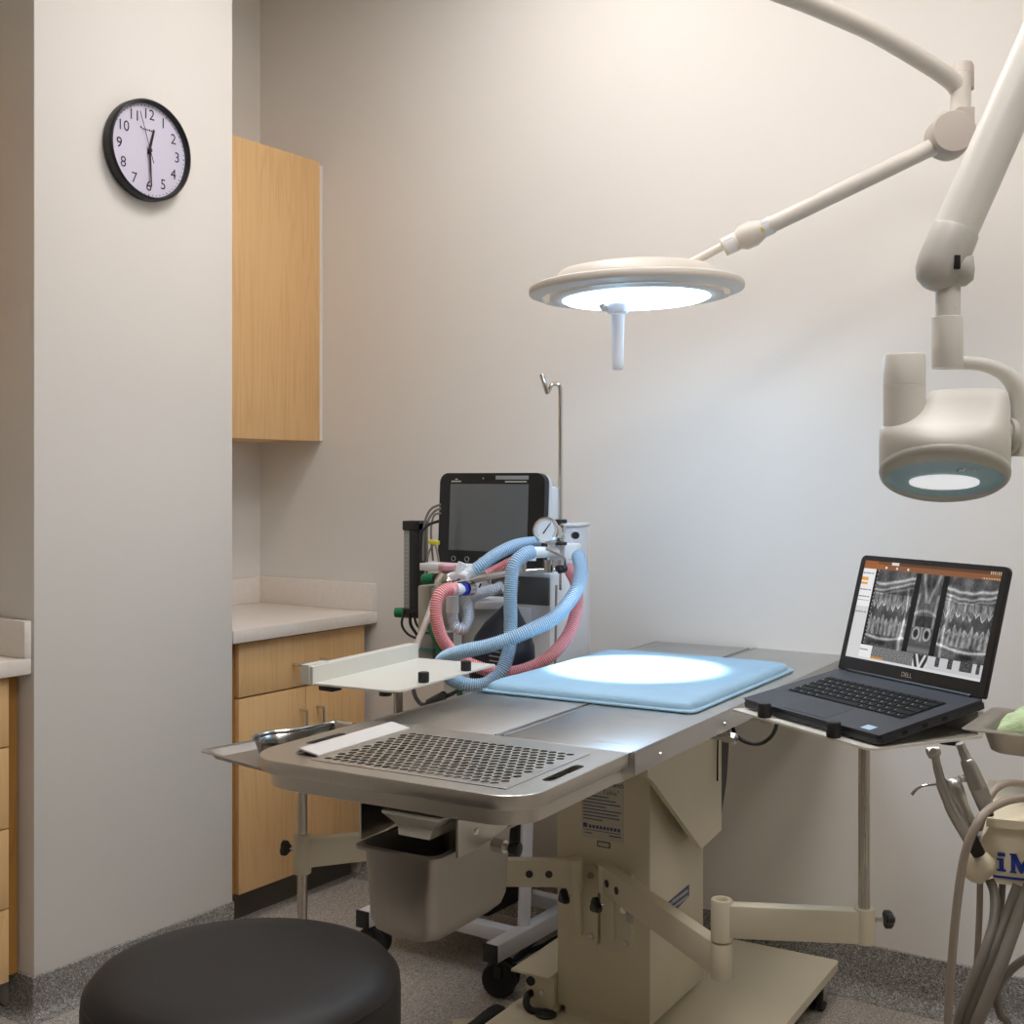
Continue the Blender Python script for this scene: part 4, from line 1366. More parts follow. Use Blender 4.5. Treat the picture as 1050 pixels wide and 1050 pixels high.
g = G(); g.tube([P(420.5, 679, 3.02), P(428, 660, 3.08), P(440, 630, 3.14), P(447, 612, 3.18), P(462, 602, 3.2), P(490, 594, 3.2), P(535, 585, 3.2)], .0085, 12, smooth=6); build('scavenge_pipe', g.xf(I), 'lamp_grey', t)

# breathing bag: hangs at the front of the machine
bag_top = P(527, 600, 3.165)
bag = thing('breathing_bag', 'black rubber breathing bag hanging at the front of the anaesthesia machine', 'breathing bag', (bag_top.x, bag_top.y, bag_top.z))
bdir = (P(508, 716, 3.15) - bag_top).normalized()
g = G()
seg = 32
prof = [(.012, -.012), (.012, .03), (.014, .045), (.030, .070), (.058, .105), (.078, .145), (.086, .185), (.084, .225), (.070, .265), (.046, .292), (.0, .300)]
side = bdir.cross(V((0, 0, 1))).normalized() if bdir.cross(V((0, 0, 1))).length > .05 else V((1, 0, 0))
side = V((math.cos(YAW), math.sin(YAW), 0)); side = (side - bdir * side.dot(bdir)).normalized(); dep = bdir.cross(side)
g.rings([[bdir * z_ + side * math.cos(2 * PI * j / seg) * r_ + dep * math.sin(2 * PI * j / seg) * (r_ if r_ < .02 else r_ * .42 + .008) for j in range(seg)] for r_, z_ in [(max(a, .001), b) for a, b in prof]])
build('bag_skin', g, 'bag', bag, 60)
g = G()
for k, (w, zz) in enumerate(((.030, .150), (.022, .172), (.040, .184), (.034, .196), (.036, .208))):
    q = bdir * zz - dep * .0445 if (dep.dot(V((0, 0, CAMZ)) - bag_top) < 0) else bdir * zz + dep * .0445
    fr = (q - bdir * zz).normalized()
    n_ = int(w / .0045)
    for j in range(n_):
        c_ = q + side * (-.012 - w / 2 + .0045 * j)
        g.box(c_, (.0032, .0012, .0045 if k == 0 else .0028), Matrix((side, fr, -bdir)).transposed().to_4x4())
build('print', g, 'label', bag, 0)

# breathing tubes
t = hose('breathing_hose', [P(*p) for p in ((545, 566, 3.10), (537, 569, 3.08), (527, 580, 3.06), (523.5, 605, 3.05), (523.5, 640, 3.05), (522, 665, 3.04), (514, 688, 3.025), (498, 701, 3.02), (478, 702, 3.02), (460, 694, 3.04), (452, 684, 3.03), (456, 675, 3.01), (475, 668, 2.98), (505, 661, 2.97), (540, 648, 2.98), (570, 632, 3.02), (590, 607, 3.07), (595.5, 588, 3.13), (594.5, 577, 3.17), (593, 570, 3.20))], .0178, 'blue_core', 'blue_ridge')
tag(t, 'long pale blue corrugated breathing hose looping in front of the black breathing bag', 'breathing hose')
t = hose('breathing_hose', [P(*p) for p in ((484, 586, 3.16), (493, 580, 3.16), (510, 568, 3.18), (530, 559, 3.21), (552, 556, 3.24))], .0170, 'blue_core', 'blue_ridge')
tag(t, 'short pale blue corrugated hose running across the lower edge of the monitor', 'breathing hose')
g = G(); g.cyl(P(478, 589, 3.16), P(486, 585, 3.16), .014, .0175, 18); build('cuff', g, 'white', t)
t = hose('breathing_hose', [P(*p) for p in ((467, 604, 3.10), (457, 605, 3.08), (449, 613, 3.06), (447, 632, 3.05), (454, 656, 3.06), (470, 674, 3.085), (490, 684, 3.09), (515, 690, 3.08), (540, 686, 3.07), (565, 672, 3.08), (583, 650, 3.11), (591, 625, 3.15), (591, 600, 3.20), (586, 588, 3.24), (583, 582, 3.26))], .0165, 'red_core', 'red_ridge')
red_hose = t
tag(t, 'long red corrugated breathing hose sweeping in a loop below the blue one', 'breathing hose')
g = G(); g.cyl(P(462, 605, 3.09), P(473, 604, 3.12), .0155, seg=18); build('cuff', g, 'white', t)
t = hose('breathing_hose', [P(*p) for p in ((499, 590, 3.24), (510, 584, 3.25), (524, 577, 3.26), (538, 572, 3.28))], .0150, 'red_core', 'red_ridge')
tag(t, 'short red corrugated hose tucked beneath the short blue hose at the monitor', 'breathing hose')
t = hose('breathing_hose', [P(*p) for p in ((514, 602, 3.18), (505, 605, 3.18), (494, 608, 3.19), (484, 613, 3.205), (480.5, 622, 3.20), (480.5, 633, 3.18), (477, 643, 3.165), (470, 645, 3.15), (465, 638, 3.16), (464, 625, 3.16), (464, 616, 3.16))], .0150, 'white_core', 'white_ridge')
tag(t, 'short white corrugated hose bent in a U below the small gauge', 'breathing hose')
g = G(); g.cyl(P(512, 602.5, 3.18), P(517, 601.5, 3.2), .0165, seg=20); build('end_ring', g, 'chrome', t)
g = G(); g.cyl(P(471, 604, 3.12), P(476, 603.5, 3.13), .0185, seg=20); build('end_ring', g, 'blue_cap', red_hose)
g = G(); g.cyl(P(476, 603.5, 3.13), P(482, 603, 3.16), .020, seg=20); build('end_ring', g, 'chrome', red_hose)
g = G(); g.cyl(P(464, 611, 3.16), P(464, 628, 3.16), .0165, seg=20); build('cuff', g, 'white', t)
t = build('gas_elbow', (lambda g: (g.cyl(P(470, 588, 3.12), P(474, 577, 3.12), .011, seg=16), g.tube([P(462, 591, 3.13), P(472, 589, 3.12), P(480, 591, 3.11)], .010, 12, smooth=4), g)[-1])(G()), 'white')
tag(t, 'small clear white elbow fitting where the short hoses meet below the monitor', 'fitting')
# leads on the floor and under the near tray
g = G(); g.tube([P(428, 692, 3.2), P(424, 708, 3.15), P(432, 722, 3.1), P(446, 719, 3.05), P(462, 712, 3.0), P(468, 709, 3.06), P(474, 706, 3.16)], .0052, 10, smooth=8); o = build('power_cable', g, 'black'); tag(o, 'black cable drooping behind the post of the fenced cream tray', 'cable')
g = G(); g.cyl(P(440, 721, 3.05), P(455, 713, 3.0), .011, seg=12); build('plug', g, 'black', o)
g = G(); g.tube([F(*p) for p in ((592, 955, .012), (570, 962, .012), (556, 970, .012), (541, 976, .012), (528, 984, .012), (545, 968, .03), (566, 953, .012), (600, 948, .012))], .007, 10, smooth=8); o = build('floor_cable', g, 'black'); tag(o, 'black cable lying on the floor behind the table column', 'cable')
g = G(); g.tube([P(*p) for p in ((751, 738, 2.60), (751.5, 747, 2.60), (757, 756, 2.59), (767, 761.5, 2.58), (779, 762.5, 2.57), (789, 757, 2.56), (795, 748, 2.55), (797, 738, 2.54))], .0042, 10, smooth=8); o = build('power_cable', g, 'black'); tag(o, 'thin black cable hanging in a loop under the table edge by the laptop tray', 'cable')

# ------------------------------------------------------------------ surgical light
HC = P(652, 295, 2.9)
t = thing('surgical_light', 'white round surgical light on a jointed arm, shining down on the blue pad', 'surgical light', HC)
I = inv(t)
tl_ = Matrix.Rotation(math.radians(1.4), 4, V((-math.sin(YAW), math.cos(YAW), 0)) * -1)
RO, RI = .253, .198
g = G(); g.lathe([(.222, .010), (.243, .008), (.2510, .004), (RO, -.001), (RO, -.009), (.2510, -.0125), (.225, -.0215), (.222, -.0205)], (0, 0, 0), (0, 0, 1), 96, closed=True)
ring = build('handle_ring', g.xf(tl_), 'lamp', t, 40)
g = G(); g.lathe([(.05, .050), (.150, .046), (.178, .040), (.186, .032), (.198, .016), (.204, .0), (.204, -.022), (.196, -.0255), (.180, -.027), (.174, -.026)], (0, 0, 0), (0, 0, 1), 96); build('lamp_head', g.xf(tl_), 'lamp', t, 40)
for a0 in (55, 175, 295):
    g = G()
    n = 18
    top, bot = [], []
    arcs = [math.radians(a0 - 24 + 48 * k / n) for k in range(n + 1)]
    g.rings([[V((math.cos(a) * r, math.sin(a) * r, h)) for r, h in ((.198, .012), (.226, .012), (.226, -.0225), (.198, -.0225))] for a in arcs])
    build('spoke', g.xf(tl_), 'lamp', t, 40)
g = G(); g.lathe([(.001, -.0245), (.1735, -.0245), (.1735, -.0275), (.166, -.0315), (.12, -.0350), (.001, -.0370)], (0, 0, 0), (0, 0, 1), 96); build('lens', g.xf(tl_), 'lens', t, 40)
# sterile handle at the camera side of the lens
hd = P(633.5, 322, 2.9 - .165) - HC
g = G(); g.lathe([(.018, .024), (.0225, .020), (.0225, .002), (.019, 0), (.0155, -.002), (.0150, -.014), (.0125, -.105), (.0125, -.122), (.011, -.124)], hd, (0, 0, 1), 32); build('grip', g, 'grip', t, 40)
g = G(); g.tube([hd + V((-.008, .004, .012)), hd + V((-.028, -.010, .014)), hd + V((-.034, -.012, .022))], .008, 10, smooth=3); build('grip_latch', g, 'white', t)
# arm
D1 = 2.92
g = G(); g.tube([P(690, 277, 2.96), P(706, 271, 2.95), P(742, 252, 2.93)], .0105, 16); build('head_stem', g.xf(I), 'lamp', t)
g = G(); a, b = P(741, 254, 2.93), P(792, 230, 2.90); L_ = (b - a).length
g.lathe([(.016, 0), (.0225, .002), (.0225, L_ * .28), (.021, L_ * .30), (.030, L_ * .42), (.031, L_ * .62), (.024, L_ * .76), (.0215, L_ * .80), (.0215, L_)], a, b - a, 32); sw = build('swivel', g.xf(I), 'lamp', t, 40)
ax = (b - a).normalized()
for q0, q1, m in ((.06, .25, 'label'), (.80, .97, 'label')):
    g = G(); r_ = .0228 if q0 < .5 else .0218
    g.lathe([(r_, 0), (r_ + .0002, .0002), (r_ + .0002, L_ * (q1 - q0)), (r_, L_ * (q1 - q0))], a + ax * L_ * q0, ax, 32); lb = build('label_band', g.xf(I), 'white', sw)
    g = G()
    xo = ax.cross(V((0, 0, 1))).normalized(); yo = xo.cross(ax)
    for j in range(5):
        for k in range(7):
            th = math.radians(20 + 22 * k)
            c_ = a + ax * (L_ * q0 + L_ * (q1 - q0) * (j + .7) / 5.6) + (xo * math.cos(th) + yo * math.sin(th)) * (r_ + .0006)
            nn = (xo * math.cos(th) + yo * math.sin(th))
            g.box(c_, (.0012, .005, .0004), Matrix((ax, nn.cross(ax), nn)).transposed().to_4x4())
    build('print', g.xf(I), 'ink', lb, 0)
g = G()
th = math.radians(35); nn = xo * math.cos(th) + yo * math.sin(th); cc = P(781, 236, 2.905) ; cc = a + ax * L_ * .79 + (V((0, 0, CAMZ)) - cc).normalized() * .0225
nn = (V((0, 0, CAMZ)) - cc).normalized(); rr = ax; uu = nn.cross(rr)
g.prism([cc + rr * -.006 - uu * .005, cc + rr * .006 - uu * .005, cc + uu * .006], nn * .001); build('warning_triangle', g.xf(I), 'yellow', sw, 0)
g = G(); g.tube([P(788, 232, 2.90), P(962, 148, 2.78)], .0195, 28); build('lower_arm', g.xf(I), 'lamp', t)
KC = P(975, 138, 2.77); kax = (V((0, 0, CAMZ)) - KC); kax.z = 0; kax = (kax.normalized() + V((math.cos(YAW), math.sin(YAW), 0)) * .25).normalized()
g = G(); g.lathe([(.044, -.034), (.049, -.030), (.049, .024), (.045, .030), (.02, .032)], KC, kax, 40); 
kn = build('elbow_joint', g.xf(I), 'lamp_grey', t, 40)
g = G(); g.lathe([(.046, -.046), (.050, -.042), (.050, -.034), (.046, -.033)], KC, kax, 40); build('elbow_cover', g.xf(I), 'lamp', kn, 40)
g = G(); g.prism([KC + kax * -.03 + V((math.cos(YAW), math.sin(YAW), 0)) * x + V((0, 0, zz)) for x, zz in ((.0, -.03), (.046, -.005), (.047, .055), (.012, .055), (-.02, .035))], kax * .055); build('elbow_housing', g.xf(I), 'lamp_grey', kn)
g = G(); g.lathe([(.0225, 0), (.0225, .10)], P(985, 122, 2.77), (0, 0, 1), 32); build('riser', g.xf(I), 'lamp', t)
g = G(); g.lathe([(.0235, 0), (.0235, .052), (.020, .060), (.010, .063)], P(987.5, 92, 2.78), (0, 0, 1), 32); build('riser_cap', g.xf(I), 'lamp_grey', t)
g = G(); g.tube([P(986, 100, 2.78), P(982, 90, 2.77), P(974, 81, 2.76), P(952, 66, 2.73), P(900, 35, 2.66), P(850, 12, 2.60), P(800, -8, 2.54), P(700, -42, 2.42), P(590, -72, 2.30)], .0215, 28, smooth=5); build('upper_arm', g.xf(I), 'lamp', t)
ub = P(590, -72, 2.30)
g = G(); g.cyl(ub - V((0, 0, .06)), V((ub.x, ub.y, CEIL - .04)), .032, seg=32); g.lathe([(.045, .04), (.10, .02), (.11, 0)], (ub.x, ub.y, CEIL - .0405), (0, 0, 1), 40); build('ceiling_mount', g.xf(I), 'lamp', t)
la = bpy.data.lights.new('surgical_light_beam', 'AREA')
la.shape = 'DISK'; la.size = LAMP_SIZE; la.spread = math.radians(LAMP_SPREAD); la.energy = LAMP_W; la.color = (.74, .88, 1.0)
lo = bpy.data.objects.new('surgical_light_beam', la); LINK(lo); lo.location = HC - V((0, 0, .040))
lo.parent = None

# ------------------------------------------------------------------ dental x-ray head
RT = V((math.cos(YAW), math.sin(YAW), 0)); TO = V((math.sin(YAW), -math.cos(YAW), 0)); UP = V((0, 0, 1))
DX = 1.9
XO = P(968, 450, DX)
TO = V((-XO.x, -XO.y, 0)).normalized(); RT = V((-TO.y, TO.x, 0))
t = thing('dental_xray_unit', 'grey dental x-ray head with round stub and blue face on a thick jointed arm', 'x-ray unit', XO)
I = inv(t)
se = lambda v, e: math.copysign(abs(v) ** e, v)


def sec(b, tk, hw, hd, ac=0.0, cc=0.0, e=.75, n=56):
    return [RT * (ac + hw * se(math.cos(2 * PI * j / n), e)) + TO * (cc + hd * se(math.sin(2 * PI * j / n), e)) + UP * (b + tk * se(math.sin(2 * PI * j / n), e)) for j in range(n)]


g = G()
g.rings([sec(-.0510, .0405, .0955, .0850, 0, 0, 1), sec(-.040, .036, .0965, .085, 0, 0, .95), sec(-.012, .022, .0965, .080, 0, -.004, .72), sec(.012, .008, .0955, .072, 0, -.008, .60), sec(.030, .002, .0900, .066, .0045, -.012, .56), sec(.046, 0, .0720, .058, .0220, -.016, .52), sec(.060, 0, .0620, .052, .0315, -.018, .52), sec(.069, 0, .0580, .047, .0340, -.018, .55), sec(.0745, 0, .0520, .040, .0340, -.018, .6), sec(.0762, 0, .042, .030, .034, -.018, .7)], cap0=False)
xb = build('tube_head', g, 'xray', t, 50)
nd = (TO * .42 - UP * .9).normalized()


def disc(b, tk, hw, cc, lift):
    return [p + nd * lift for p in sec(b, tk, hw, tk * 2.1, 0, cc, 1)]


g = G()
g.rings([disc(-.051, .0405, .0957, 0, -.004), disc(-.051, .0410, .0970, 0, .002), disc(-.051, .0402, .0955, 0, .008), disc(-.0515, .0375, .0915, -.001, .0115), disc(-.0545, .0285, .0880, -.0074, .0105), disc(-.0550, .0270, .0865, -.0084, .005)], cap0=False, cap1=False)
build('rim', g, 'xray_joint', t, 50)
g = G()
g.rings([disc(-.0548, .0275, .0870, -.008, .0085), disc(-.0555, .0255, .082, -.0095, .0035), disc(-.056, .023, .076, -.0105, .002)], cap0=False, cap1=True)
build('face', g, 'xray_face', t, 50)
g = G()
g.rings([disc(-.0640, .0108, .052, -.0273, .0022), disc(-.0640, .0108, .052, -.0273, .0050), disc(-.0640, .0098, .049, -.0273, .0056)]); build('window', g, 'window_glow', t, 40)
g = G()
for k, pts in enumerate((((-2, 2), (1, 5), (3, 1), (0, -3), (-3, 1), (4, 4)), ((5, -3), (8, 6), (9, 0), (6, -1), (12, 1)), ((12, -2), (14, 2), (16, -2), (18, 2), (20, -2), (23, 1)), ((24, 2), (26, -3), (28, 2), (31, -1)))):
    g.tube([disc(-.0560, .001, .001, -.0105, .0060)[0] + RT * (.020 + a * .00125) + (TO * .9 + UP * .42) * (.030 + b * .0016) for a, b in pts], .0006, 5, smooth=4)
build('script_mark', g, 'chrome', t, 0)
sb = P(927.5, 450, DX) - XO + TO * .006
g = G(); g.lathe([(.0315, 0), (.0315, .081), (.0308, .0815), (.0315, .082), (.0312, .127), (.0295, .1300), (.026, .1300), (.026, .115)], V((sb.x, sb.y, sb.z)), UP, 40); build('round_stub', g, 'xray', t, 40)
# yoke, neck, elbow, arm
ln = lambda px, py, c=0.0: P(px, py, DX) - XO + TO * c
g = G(); g.cyl(ln(1027, 447), ln(1036, 447), .022, seg=28); g.cyl(ln(1034, 447), ln(1040, 447), .028, seg=32, bevel=.003); build('pivot', g, 'xray_joint', t)
g = G()
pts = catmull([ln(*p) for p in ((966, 372), (985, 372), (1008, 374), (1030, 383), (1044, 400), (1049, 425), (1049, 455), (1049, 468))], 6)
n_ = len(pts)
g.tube(pts, lambda q: .0105 + .0085 * min(1, max(0, (q - .3) / .5)), 20); build('yoke', g, 'xray', t)
g = G(); g.cyl(ln(971.5, 378), ln(971.5, 325), .0235, seg=32, bevel=.002); build('sleeve', g, 'xray', t)
g = G(); g.cyl(ln(972, 328), ln(972, 280), .0190, seg=32); g.cyl(ln(979, 318, .0183), ln(979, 318, .020), .002, seg=8); build('neck', g, 'xray', t)
e0, e1_ = ln(979, 238), ln(966, 270)
ax = (e1_ - e0)
g = G(); g.lathe([(.0350, -.004), (.0365, .0), (.0370, .03), (.0375, .054), (.035, .072), (.028, .086), (.016, .094), (.004, .097)], e0, ax, 40); eb = build('elbow', g, 'xray_joint', t, 50)
g = G(); g.lathe([(.0, -.035), (.018, -.033), (.027, -.022), (.030, 0), (.027, .022), (.018, .033), (0, .035)], ln(975, 276), RT, 32); build('elbow_cheek', g, 'xray_joint', eb, 50)
g = G(); g.box(ln(980.5, 273, .036), (.009, .012, .021), (0, 0, YAW), bevel=.001); build('slot', g, 'void', eb)
g = G(); g.tube([ln(978, 240), ln(1060, 55), ln(1180, -215)], .0340, 36); build('main_arm', g, 'xray', t)
ae = ln(1180, -215) + XO
g = G(); g.cyl(ae - V((0, 0, .05)), V((ae.x, ae.y, CEIL)), .045, seg=32); build('ceiling_mount', g.xf(I), 'xray', t)

# ------------------------------------------------------------------ dental cart
DC = 1.62
ce = V((math.cos(YAW), math.sin(YAW), 0)) * .93 - V((-math.sin(YAW), math.cos(YAW), 0)) * .37
ce.normalize()
cb_ = V((-ce.y, ce.x, 0))
C0 = P(1003, 866, DC); C0.z = 0
t = thing('dental_cart', 'cream dental unit with blue lettering and a bundle of grey hoses', 'dental unit', C0)
cp = lambda e, b, z: ce * e + cb_ * b + V((0, 0, z))
g = G(); g.prism([cp(e, 0, z) for e, z in ((.016, .916), (.000, .887), (.022, .838), (.34, .838), (.34, .916))], cb_ * .21); bd = build('body', g, 'cart', t)
g = G(); g.prism([cp(e, -.006, z) for e, z in ((.010, .913), (.010, .924), (.346, .924), (.346, .913))], cb_ * .222); build('top_rim', g, 'cart', bd)
g = G(); g.prism([cp(e, .0, z) for e, z in ((.085, .924), (.108, .975), (.34, .975), (.34, .924))], cb_ * .20); build('upper_housing', g, 'cart_top', t)
g = G()
ya = math.atan2(ce.y, ce.x)
g.box(cp(.0285, -.0012, .8770), (.0095, .0004, .0048), (0, 0, ya))
g.box(cp(.0272, -.0012, .8705), (.0085, .0004, .0025), (0, 0, ya))
g.box(cp(.0285, -.0012, .8565), (.0110, .0004, .0030), (0, 0, ya))
g.box(cp(.0285, -.0012, .8640), (.0058, .0004, .0150), (0, 0, ya))
for a, b, z0, z1 in ((.0400, .0455, .855, .879), (.0600, .0655, .855, .879)):
    g.prism([cp(a, -.0012, z0), cp(b, -.0012, z0), cp(b, -.0012, z1), cp(a, -.0012, z1)], cb_ * .0004)
g.prism([cp(x, -.0012, z) for x, z in ((.0400, .879), (.0465, .879), (.0527, .866), (.0590, .879), (.0655, .879), (.0545, .855), (.0510, .855))], cb_ * .0004)
for a in (.0385, .0585):
    for zz in (.8555, .8785):
        g.prism([cp(a, -.0012, zz - .001), cp(a + .0085, -.0012, zz - .001), cp(a + .0085, -.0012, zz + .001), cp(a, -.0012, zz + .001)], cb_ * .0004)
g.prism([cp(x, -.0012, z) for x, z in ((.018, .846), (.018, .849), (.20, .849), (.20, .846))], cb_ * .0004)
build('lettering', g, 'blue', bd, 0)
g = G(); g.cyl(cp(.062, -.0016, .905), cp(.062, .002, .905), .004, seg=12); build('screw', g, 'dark_steel', bd)
nz = P(1004, 886, DC) - C0
g = G(); g.lathe([(.002, -.026), (.012, -.022), (.019, -.008), (.020, .006), (.016, .016), (.004, .02)], nz, (.35 * ce + V((0, 0, 1))), 28); build('hose_gland', g, 'cart', t, 50)
# holder for the handpieces
g = G(); g.lo_hi((-.010, -.012, -.012), (.045, .022, .012), bevel=.006); g.xf(Matrix.Translation(P(1003, 862, DC + .02) - C0) @ Matrix.Rotation(math.atan2(ce.y, ce.x), 4, 'Z')); build('handpiece_holder', g, 'grey', t)
g = G(); g.cyl(cp(.20, .11, .05), cp(.20, .11, .84), .024, seg=28); build('stand_column', g, 'chrome', t)
g = G(); g.prism([cp(p[0], p[1], .03) for p in rounded(-.05, .40, -.06, .30, .05, 6)], V((0, 0, .045))); build('stand_base', g, 'cart', t)
for e, b in ((.0, -.02), (.35, -.02), (.35, .26), (.0, .26)):
    g = G(); g.cyl(cp(e, b, .022) - ce * .012, cp(e, b, .022) + ce * .012, .022, seg=22); build('castor', g, 'rubber', t)
g = G(); g.cyl(cp(.22, .08, .974), cp(.22, .08, .9795), .05, seg=28); build('tray_rest', g, 'chrome', t)
q = lambda px, py, d: P(px, py, d) - C0
ends = cp(.05, .0, .07)
HOSES = (
    ('hose', ((1075, 814, 1.62), (1050, 818, 1.57), (1030, 822, 1.53), (1012, 832, 1.51), (999, 850, 1.50), (988, 882, 1.50), (981, 930, 1.50), (976, 985, 1.50), (972, 1050, 1.51), (972, 1130, 1.53), (985, 1280, 1.58)), .0053, 'hose_grey'),
    ('hose', ((1080, 808, 1.70), (1050, 804, 1.66), (1034, 803, 1.63), (1022, 808, 1.61), (1014, 819, 1.60), (1009, 832, 1.60), (1004, 850, 1.61)), .0050, 'hose_grey'),
    ('hose', ((1005, 899, 1.62), (1004.5, 930, 1.63), (1003, 965, 1.64), (1001, 1010, 1.66), (1000, 1100, 1.68), (1010, 1280, 1.70)), .0042, 'hose_grey'),
    ('hose', ((1015, 902, 1.62), (1020, 918, 1.61), (1019, 945, 1.59), (1010, 975, 1.57), (996, 1010, 1.56), (982, 1052, 1.56), (975, 1130, 1.58), (990, 1280, 1.60)), .0064, 'hose_dark'),
    ('hose', ((1028, 905, 1.63), (1026, 930, 1.63), (1020, 955, 1.62), (1010, 985, 1.60), (994, 1025, 1.58), (984, 1070, 1.58), (985, 1150, 1.6), (1000, 1280, 1.62)), .0045, 'hose_dark'),
    ('hose', ((1044, 908, 1.60), (1032, 940, 1.59), (1016, 980, 1.57), (1000, 1020, 1.56), (988, 1060, 1.56), (985, 1140, 1.58), (1005, 1280, 1.62)), .0070, 'hose_dark'),
    ('hose', ((1056, 908, 1.58), (1044, 940, 1.57), (1028, 985, 1.55), (1012, 1025, 1.54), (998, 1065, 1.54), (994, 1140, 1.56), (1012, 1280, 1.60)), .0080, 'hose_dark'),
    ('hose', ((1066, 975, 1.60), (1050, 984, 1.60), (1036, 995, 1.60), (1026, 1008, 1.60), (1022, 1022, 1.60), (1026, 1040, 1.60), (1036, 1060, 1.60), (1040, 1150, 1.62), (1020, 1280, 1.64)), .0055, 'hose_dark'),
)
for nm, pts, r, m in HOSES:
    pp = [q(*p) for p in pts]
    if pts[-1][1] > 1200:
        pp.append(ends + V((random.uniform(-.01, .02), random.uniform(-.01, .02), 0)))
    g = G(); g.tube(pp, r, 12, smooth=8); build(nm, g, m, t, 50)

# the three instruments in their holder
def instrument(name, label, cat, px, py, d=1.60):
    o = P(px, py, d)
    return thing(name, label, cat, o), o


t, o = instrument('dental_handpiece', 'slender steel dental handpiece with a round angled head, foremost in the cart holder', 'dental handpiece', 1000, 868)
q = lambda px, py, d=1.60: P(px, py, d) - o
g = G(); g.tube([q(959, 775), q(962, 790), q(969, 812), q(980, 836), q(991, 855), q(1001, 872)], [.0052] * 4 + [.0058] * 4 + [.0078] * 5 + [.0088] * 10 + [.0078] * 6, 16, smooth=5); build('barrel', g, 'hand', t, 50)
g = G(); g.cyl(q(951, 772.5), q(963, 769), .0075, .0070, 20, bevel=.0015); g.cyl(q(957, 770, 1.592), q(957, 770, 1.585), .004, seg=12); build('head', g, 'hand', t)
g = G(); g.cyl(q(994, 858), q(1004, 876), .0095, .0085, 20); build('coupling', g, 'dark_steel', t)
t, o = instrument('air_water_syringe', 'three-way dental syringe with a bent thin nozzle, middle of the cart holder', 'dental syringe', 1000, 856, 1.64)
q = lambda px, py, d=1.64: P(px, py, d) - o
g = G(); g.tube([q(935, 815), q(940, 809), q(948, 805.5), q(964, 803)], .0021, 10, smooth=6); build('nozzle', g, 'chrome', t)
g = G(); g.cyl(q(962, 803.5), q(970, 803), .0045, .0055, 16); g.lathe([(.004, -.004), (.010, 0), (.0115, .010), (.0105, .022), (.008, .034), (.0085, .070)], q(976, 801), q(1000, 856) - q(976, 801), 24); build('grip', g, 'hand', t, 50)
for dx in (0, 5):
    g = G(); g.cyl(q(984 + dx, 803 - dx * .3), q(985.5 + dx, 796 - dx * .3), .0045, seg=14, bevel=.001); build('button', g, 'chrome', t)
t, o = instrument('dental_handpiece', 'straight stepped steel dental motor handpiece, rearmost in the cart holder', 'dental handpiece', 1014, 834, 1.585)
q = lambda px, py, d=1.585: P(px, py, d) - o
g = G(); a, b = q(984, 762), q(1012, 829); L_ = (b - a).length
g.lathe([(.0050, 0), (.0058, .001), (.0058, .010), (.0064, .012), (.0064, .022), (.0085, .024), (.0098, .034), (.0112, L_ * .66), (.0116, L_ * .67), (.0112, L_ * .68), (.0105, L_)], a, b - a, 24); build('barrel', g, 'hand', t, 40)
g = G(); g.tube([q(1011.5, 828), q(1012.5, 832), q(1013, 836)], .0075, 12, smooth=3); build('coupling', g, 'dark_steel', t)

# steel pan with a green towel
tp = P(1002, 748, 1.74); TZ2 = tp.z
TRZ2 = math.atan2(ce.y, ce.x) - math.radians(12)
t = thing('instrument_tray', 'flanged stainless steel tray resting on the dental unit, green towel inside', 'tray', (tp.x, tp.y, TZ2 - .034), TRZ2)
g = G()
A_, B_ = .36, .165
K = lambda d, h, r: [V((p[0], p[1], h)) for p in rounded(0 + d, A_ - d, 0 + d, B_ - d, r, 6)]
g.rings([K(.016, 0, .022), K(.011, .003, .024), K(.003, .030, .026), K(-.001, .0335, .028), K(-.018, .034, .012), K(-.019, .0355, .012), K(.0, .0355, .027), K(.005, .030, .025), K(.013, .004, .022), K(.018, .0015, .02)])
build('tray_body', g, 'pan_steel', t, 50)
tw = thing('towel', 'crumpled light green cloth towel heaped in the steel tray', 'towel', (tp.x, tp.y, TZ2 - .031), TRZ2)


def tow(u, v):
    x, y = .021 + u * (A_ - .042), .021 + v * (B_ - .042)
    e = min(1, min(u, 1 - u) * 22) * min(1, min(v, 1 - v) * 14)
    h = .030 + .030 * min(1, u * 6.0) * (1 - .55 * abs(v - .55) * 1.2)
    h += .011 * noise.noise(V((x * 26, y * 26, 1))) + .006 * noise.noise(V((x * 60, y * 60, 4)))
    h = h * (e ** .5)
    p_ = .0125 * min(1, h / .03)
    x += p_ * (u ** 5 - (1 - u) ** 5)
    y += p_ * (v ** 5 - (1 - v) ** 5)
    return V((x, y, .004 + h))


g = G(); g.grid(tow, 54, 36); g.grid(lambda u, v: V((.021 + u * (A_ - .042), .021 + v * (B_ - .042), .0036)), 2, 2)
build('cloth', g, 'towel', tw, 70)

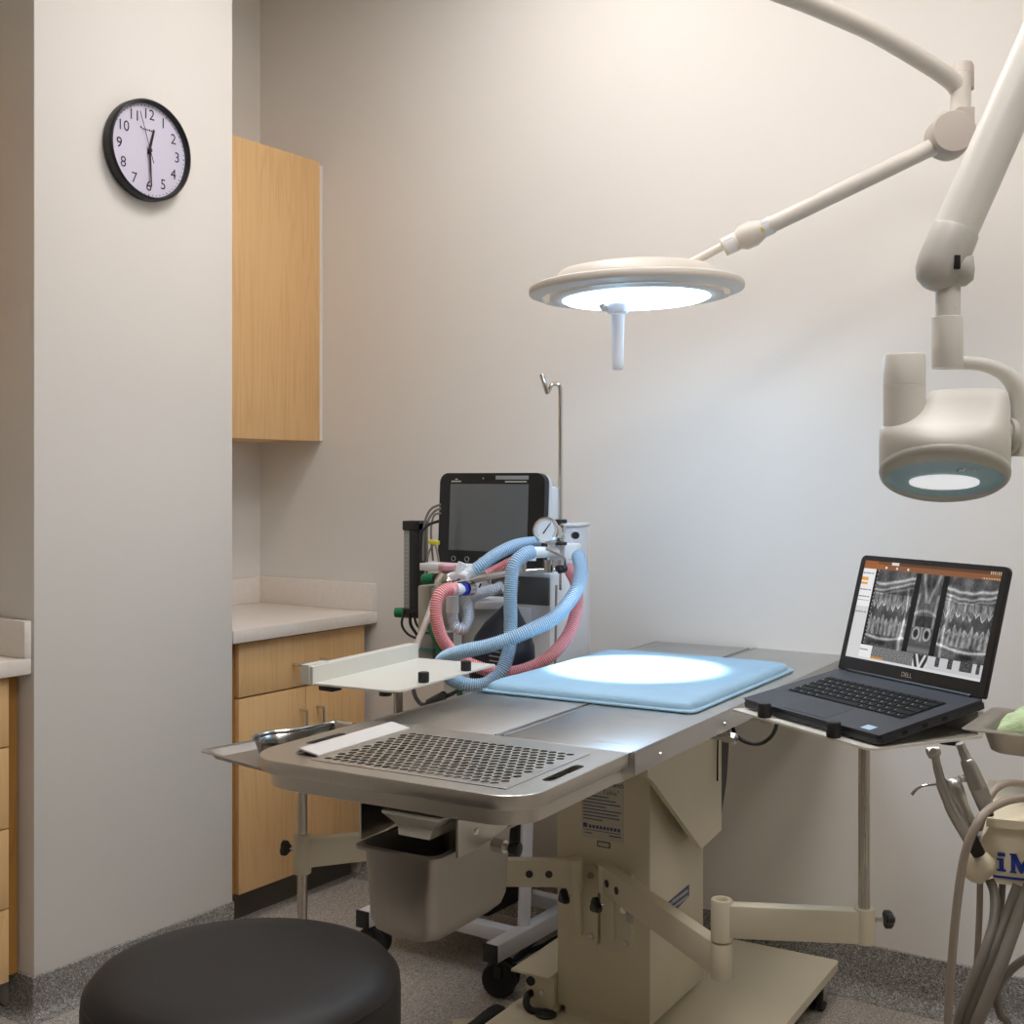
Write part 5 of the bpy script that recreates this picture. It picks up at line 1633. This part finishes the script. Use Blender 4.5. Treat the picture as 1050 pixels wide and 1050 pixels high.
# ------------------------------------------------------------------ stool and foot pedal
SC = V((-1.250, 1.182, 0)); SZ = .708; SR = .2135
t = thing('stool', 'round black vinyl padded stool at the near end of the table', 'stool', (SC.x, SC.y, 0))
g = G(); g.lathe([(.05, SZ), (.14, SZ - .001), (.180, SZ - .004), (.200, SZ - .011), (.2105, SZ - .024), (SR, SZ - .040), (SR, SZ - .085), (SR - .004, SZ - .092), (.18, SZ - .095)], (0, 0, 0), (0, 0, 1), 96)
se_ = build('seat', g, 'vinyl', t, 60)
g = G(); g.lathe([(.2085, SZ - .0245), (.2115, SZ - .0245), (.2122, SZ - .0265), (.2112, SZ - .028)], (0, 0, 0), (0, 0, 1), 96, closed=True); build('seam', g, 'vinyl', se_, 60)
g = G(); g.lathe([(.15, SZ - .106), (.17, SZ - .096)], (0, 0, 0), (0, 0, 1), 48); build('seat_plate', g, 'black', t)
g = G(); g.cyl((0, 0, .08), (0, 0, .36), .028, seg=28); g.cyl((0, 0, .36), (0, 0, SZ - .10), .016, seg=24); build('gas_column', g, 'chrome', t)
for k in range(5):
    a = 2 * PI * k / 5 + .5
    u = V((math.cos(a), math.sin(a), 0))
    g = G(); g.tube([V((0, 0, .10)), u * .12 + V((0, 0, .095)), u * .24 + V((0, 0, .07))], .018, 12); lg = build('leg', g, 'black', t)
    g = G(); g.cyl(u * .24 + V((-u.y, u.x, 0)) * -.018 + V((0, 0, .028)), u * .24 + V((-u.y, u.x, 0)) * .018 + V((0, 0, .028)), .028, seg=20); build('castor', g, 'rubber', lg)
    g = G(); g.cyl(u * .24 + V((0, 0, .03)), u * .24 + V((0, 0, .075)), .006, seg=8); build('stem', g, 'chrome', lg)

fp = F(505, 1040, .04); fp.z = 0
t = thing('foot_pedal', 'black topped foot pedal on the floor in front of the table base', 'foot pedal', fp, math.radians(40))
g = G(); g.lo_hi((-.10, -.035, .0), (.055, .035, .020), bevel=.006); build('housing', g, 'cream', t)
g = G()
If = inv(t)
fa, fb = F(468, 1066, .035), F(511, 1039, .050)
g.tube([fa, fa.lerp(fb, .5), fa.lerp(fb, .85), fb, fb + (fb - fa) * .12], [.014, .019, .024, .024, .012], 18)
build('pedal', g.xf(If), 'rubber', t, 60)

# ------------------------------------------------------------------ render look
w = bpy.data.worlds.new('room_air')
scene.world = w
w.use_nodes = True
w.node_tree.nodes['Background'].inputs['Color'].default_value = (1.0, .9, .8, 1)
w.node_tree.nodes['Background'].inputs['Strength'].default_value = .02
scene.view_settings.view_transform = 'Standard'
scene.view_settings.look = 'None'
scene.view_settings.gamma = 1.0
scene.view_settings.use_curve_mapping = False
scene.view_settings.exposure = EXPO
scene.cycles.use_denoising = True
scene.cycles.max_bounces = 10
scene.cycles.diffuse_bounces = 6
scene.cycles.sample_clamp_indirect = 6.0
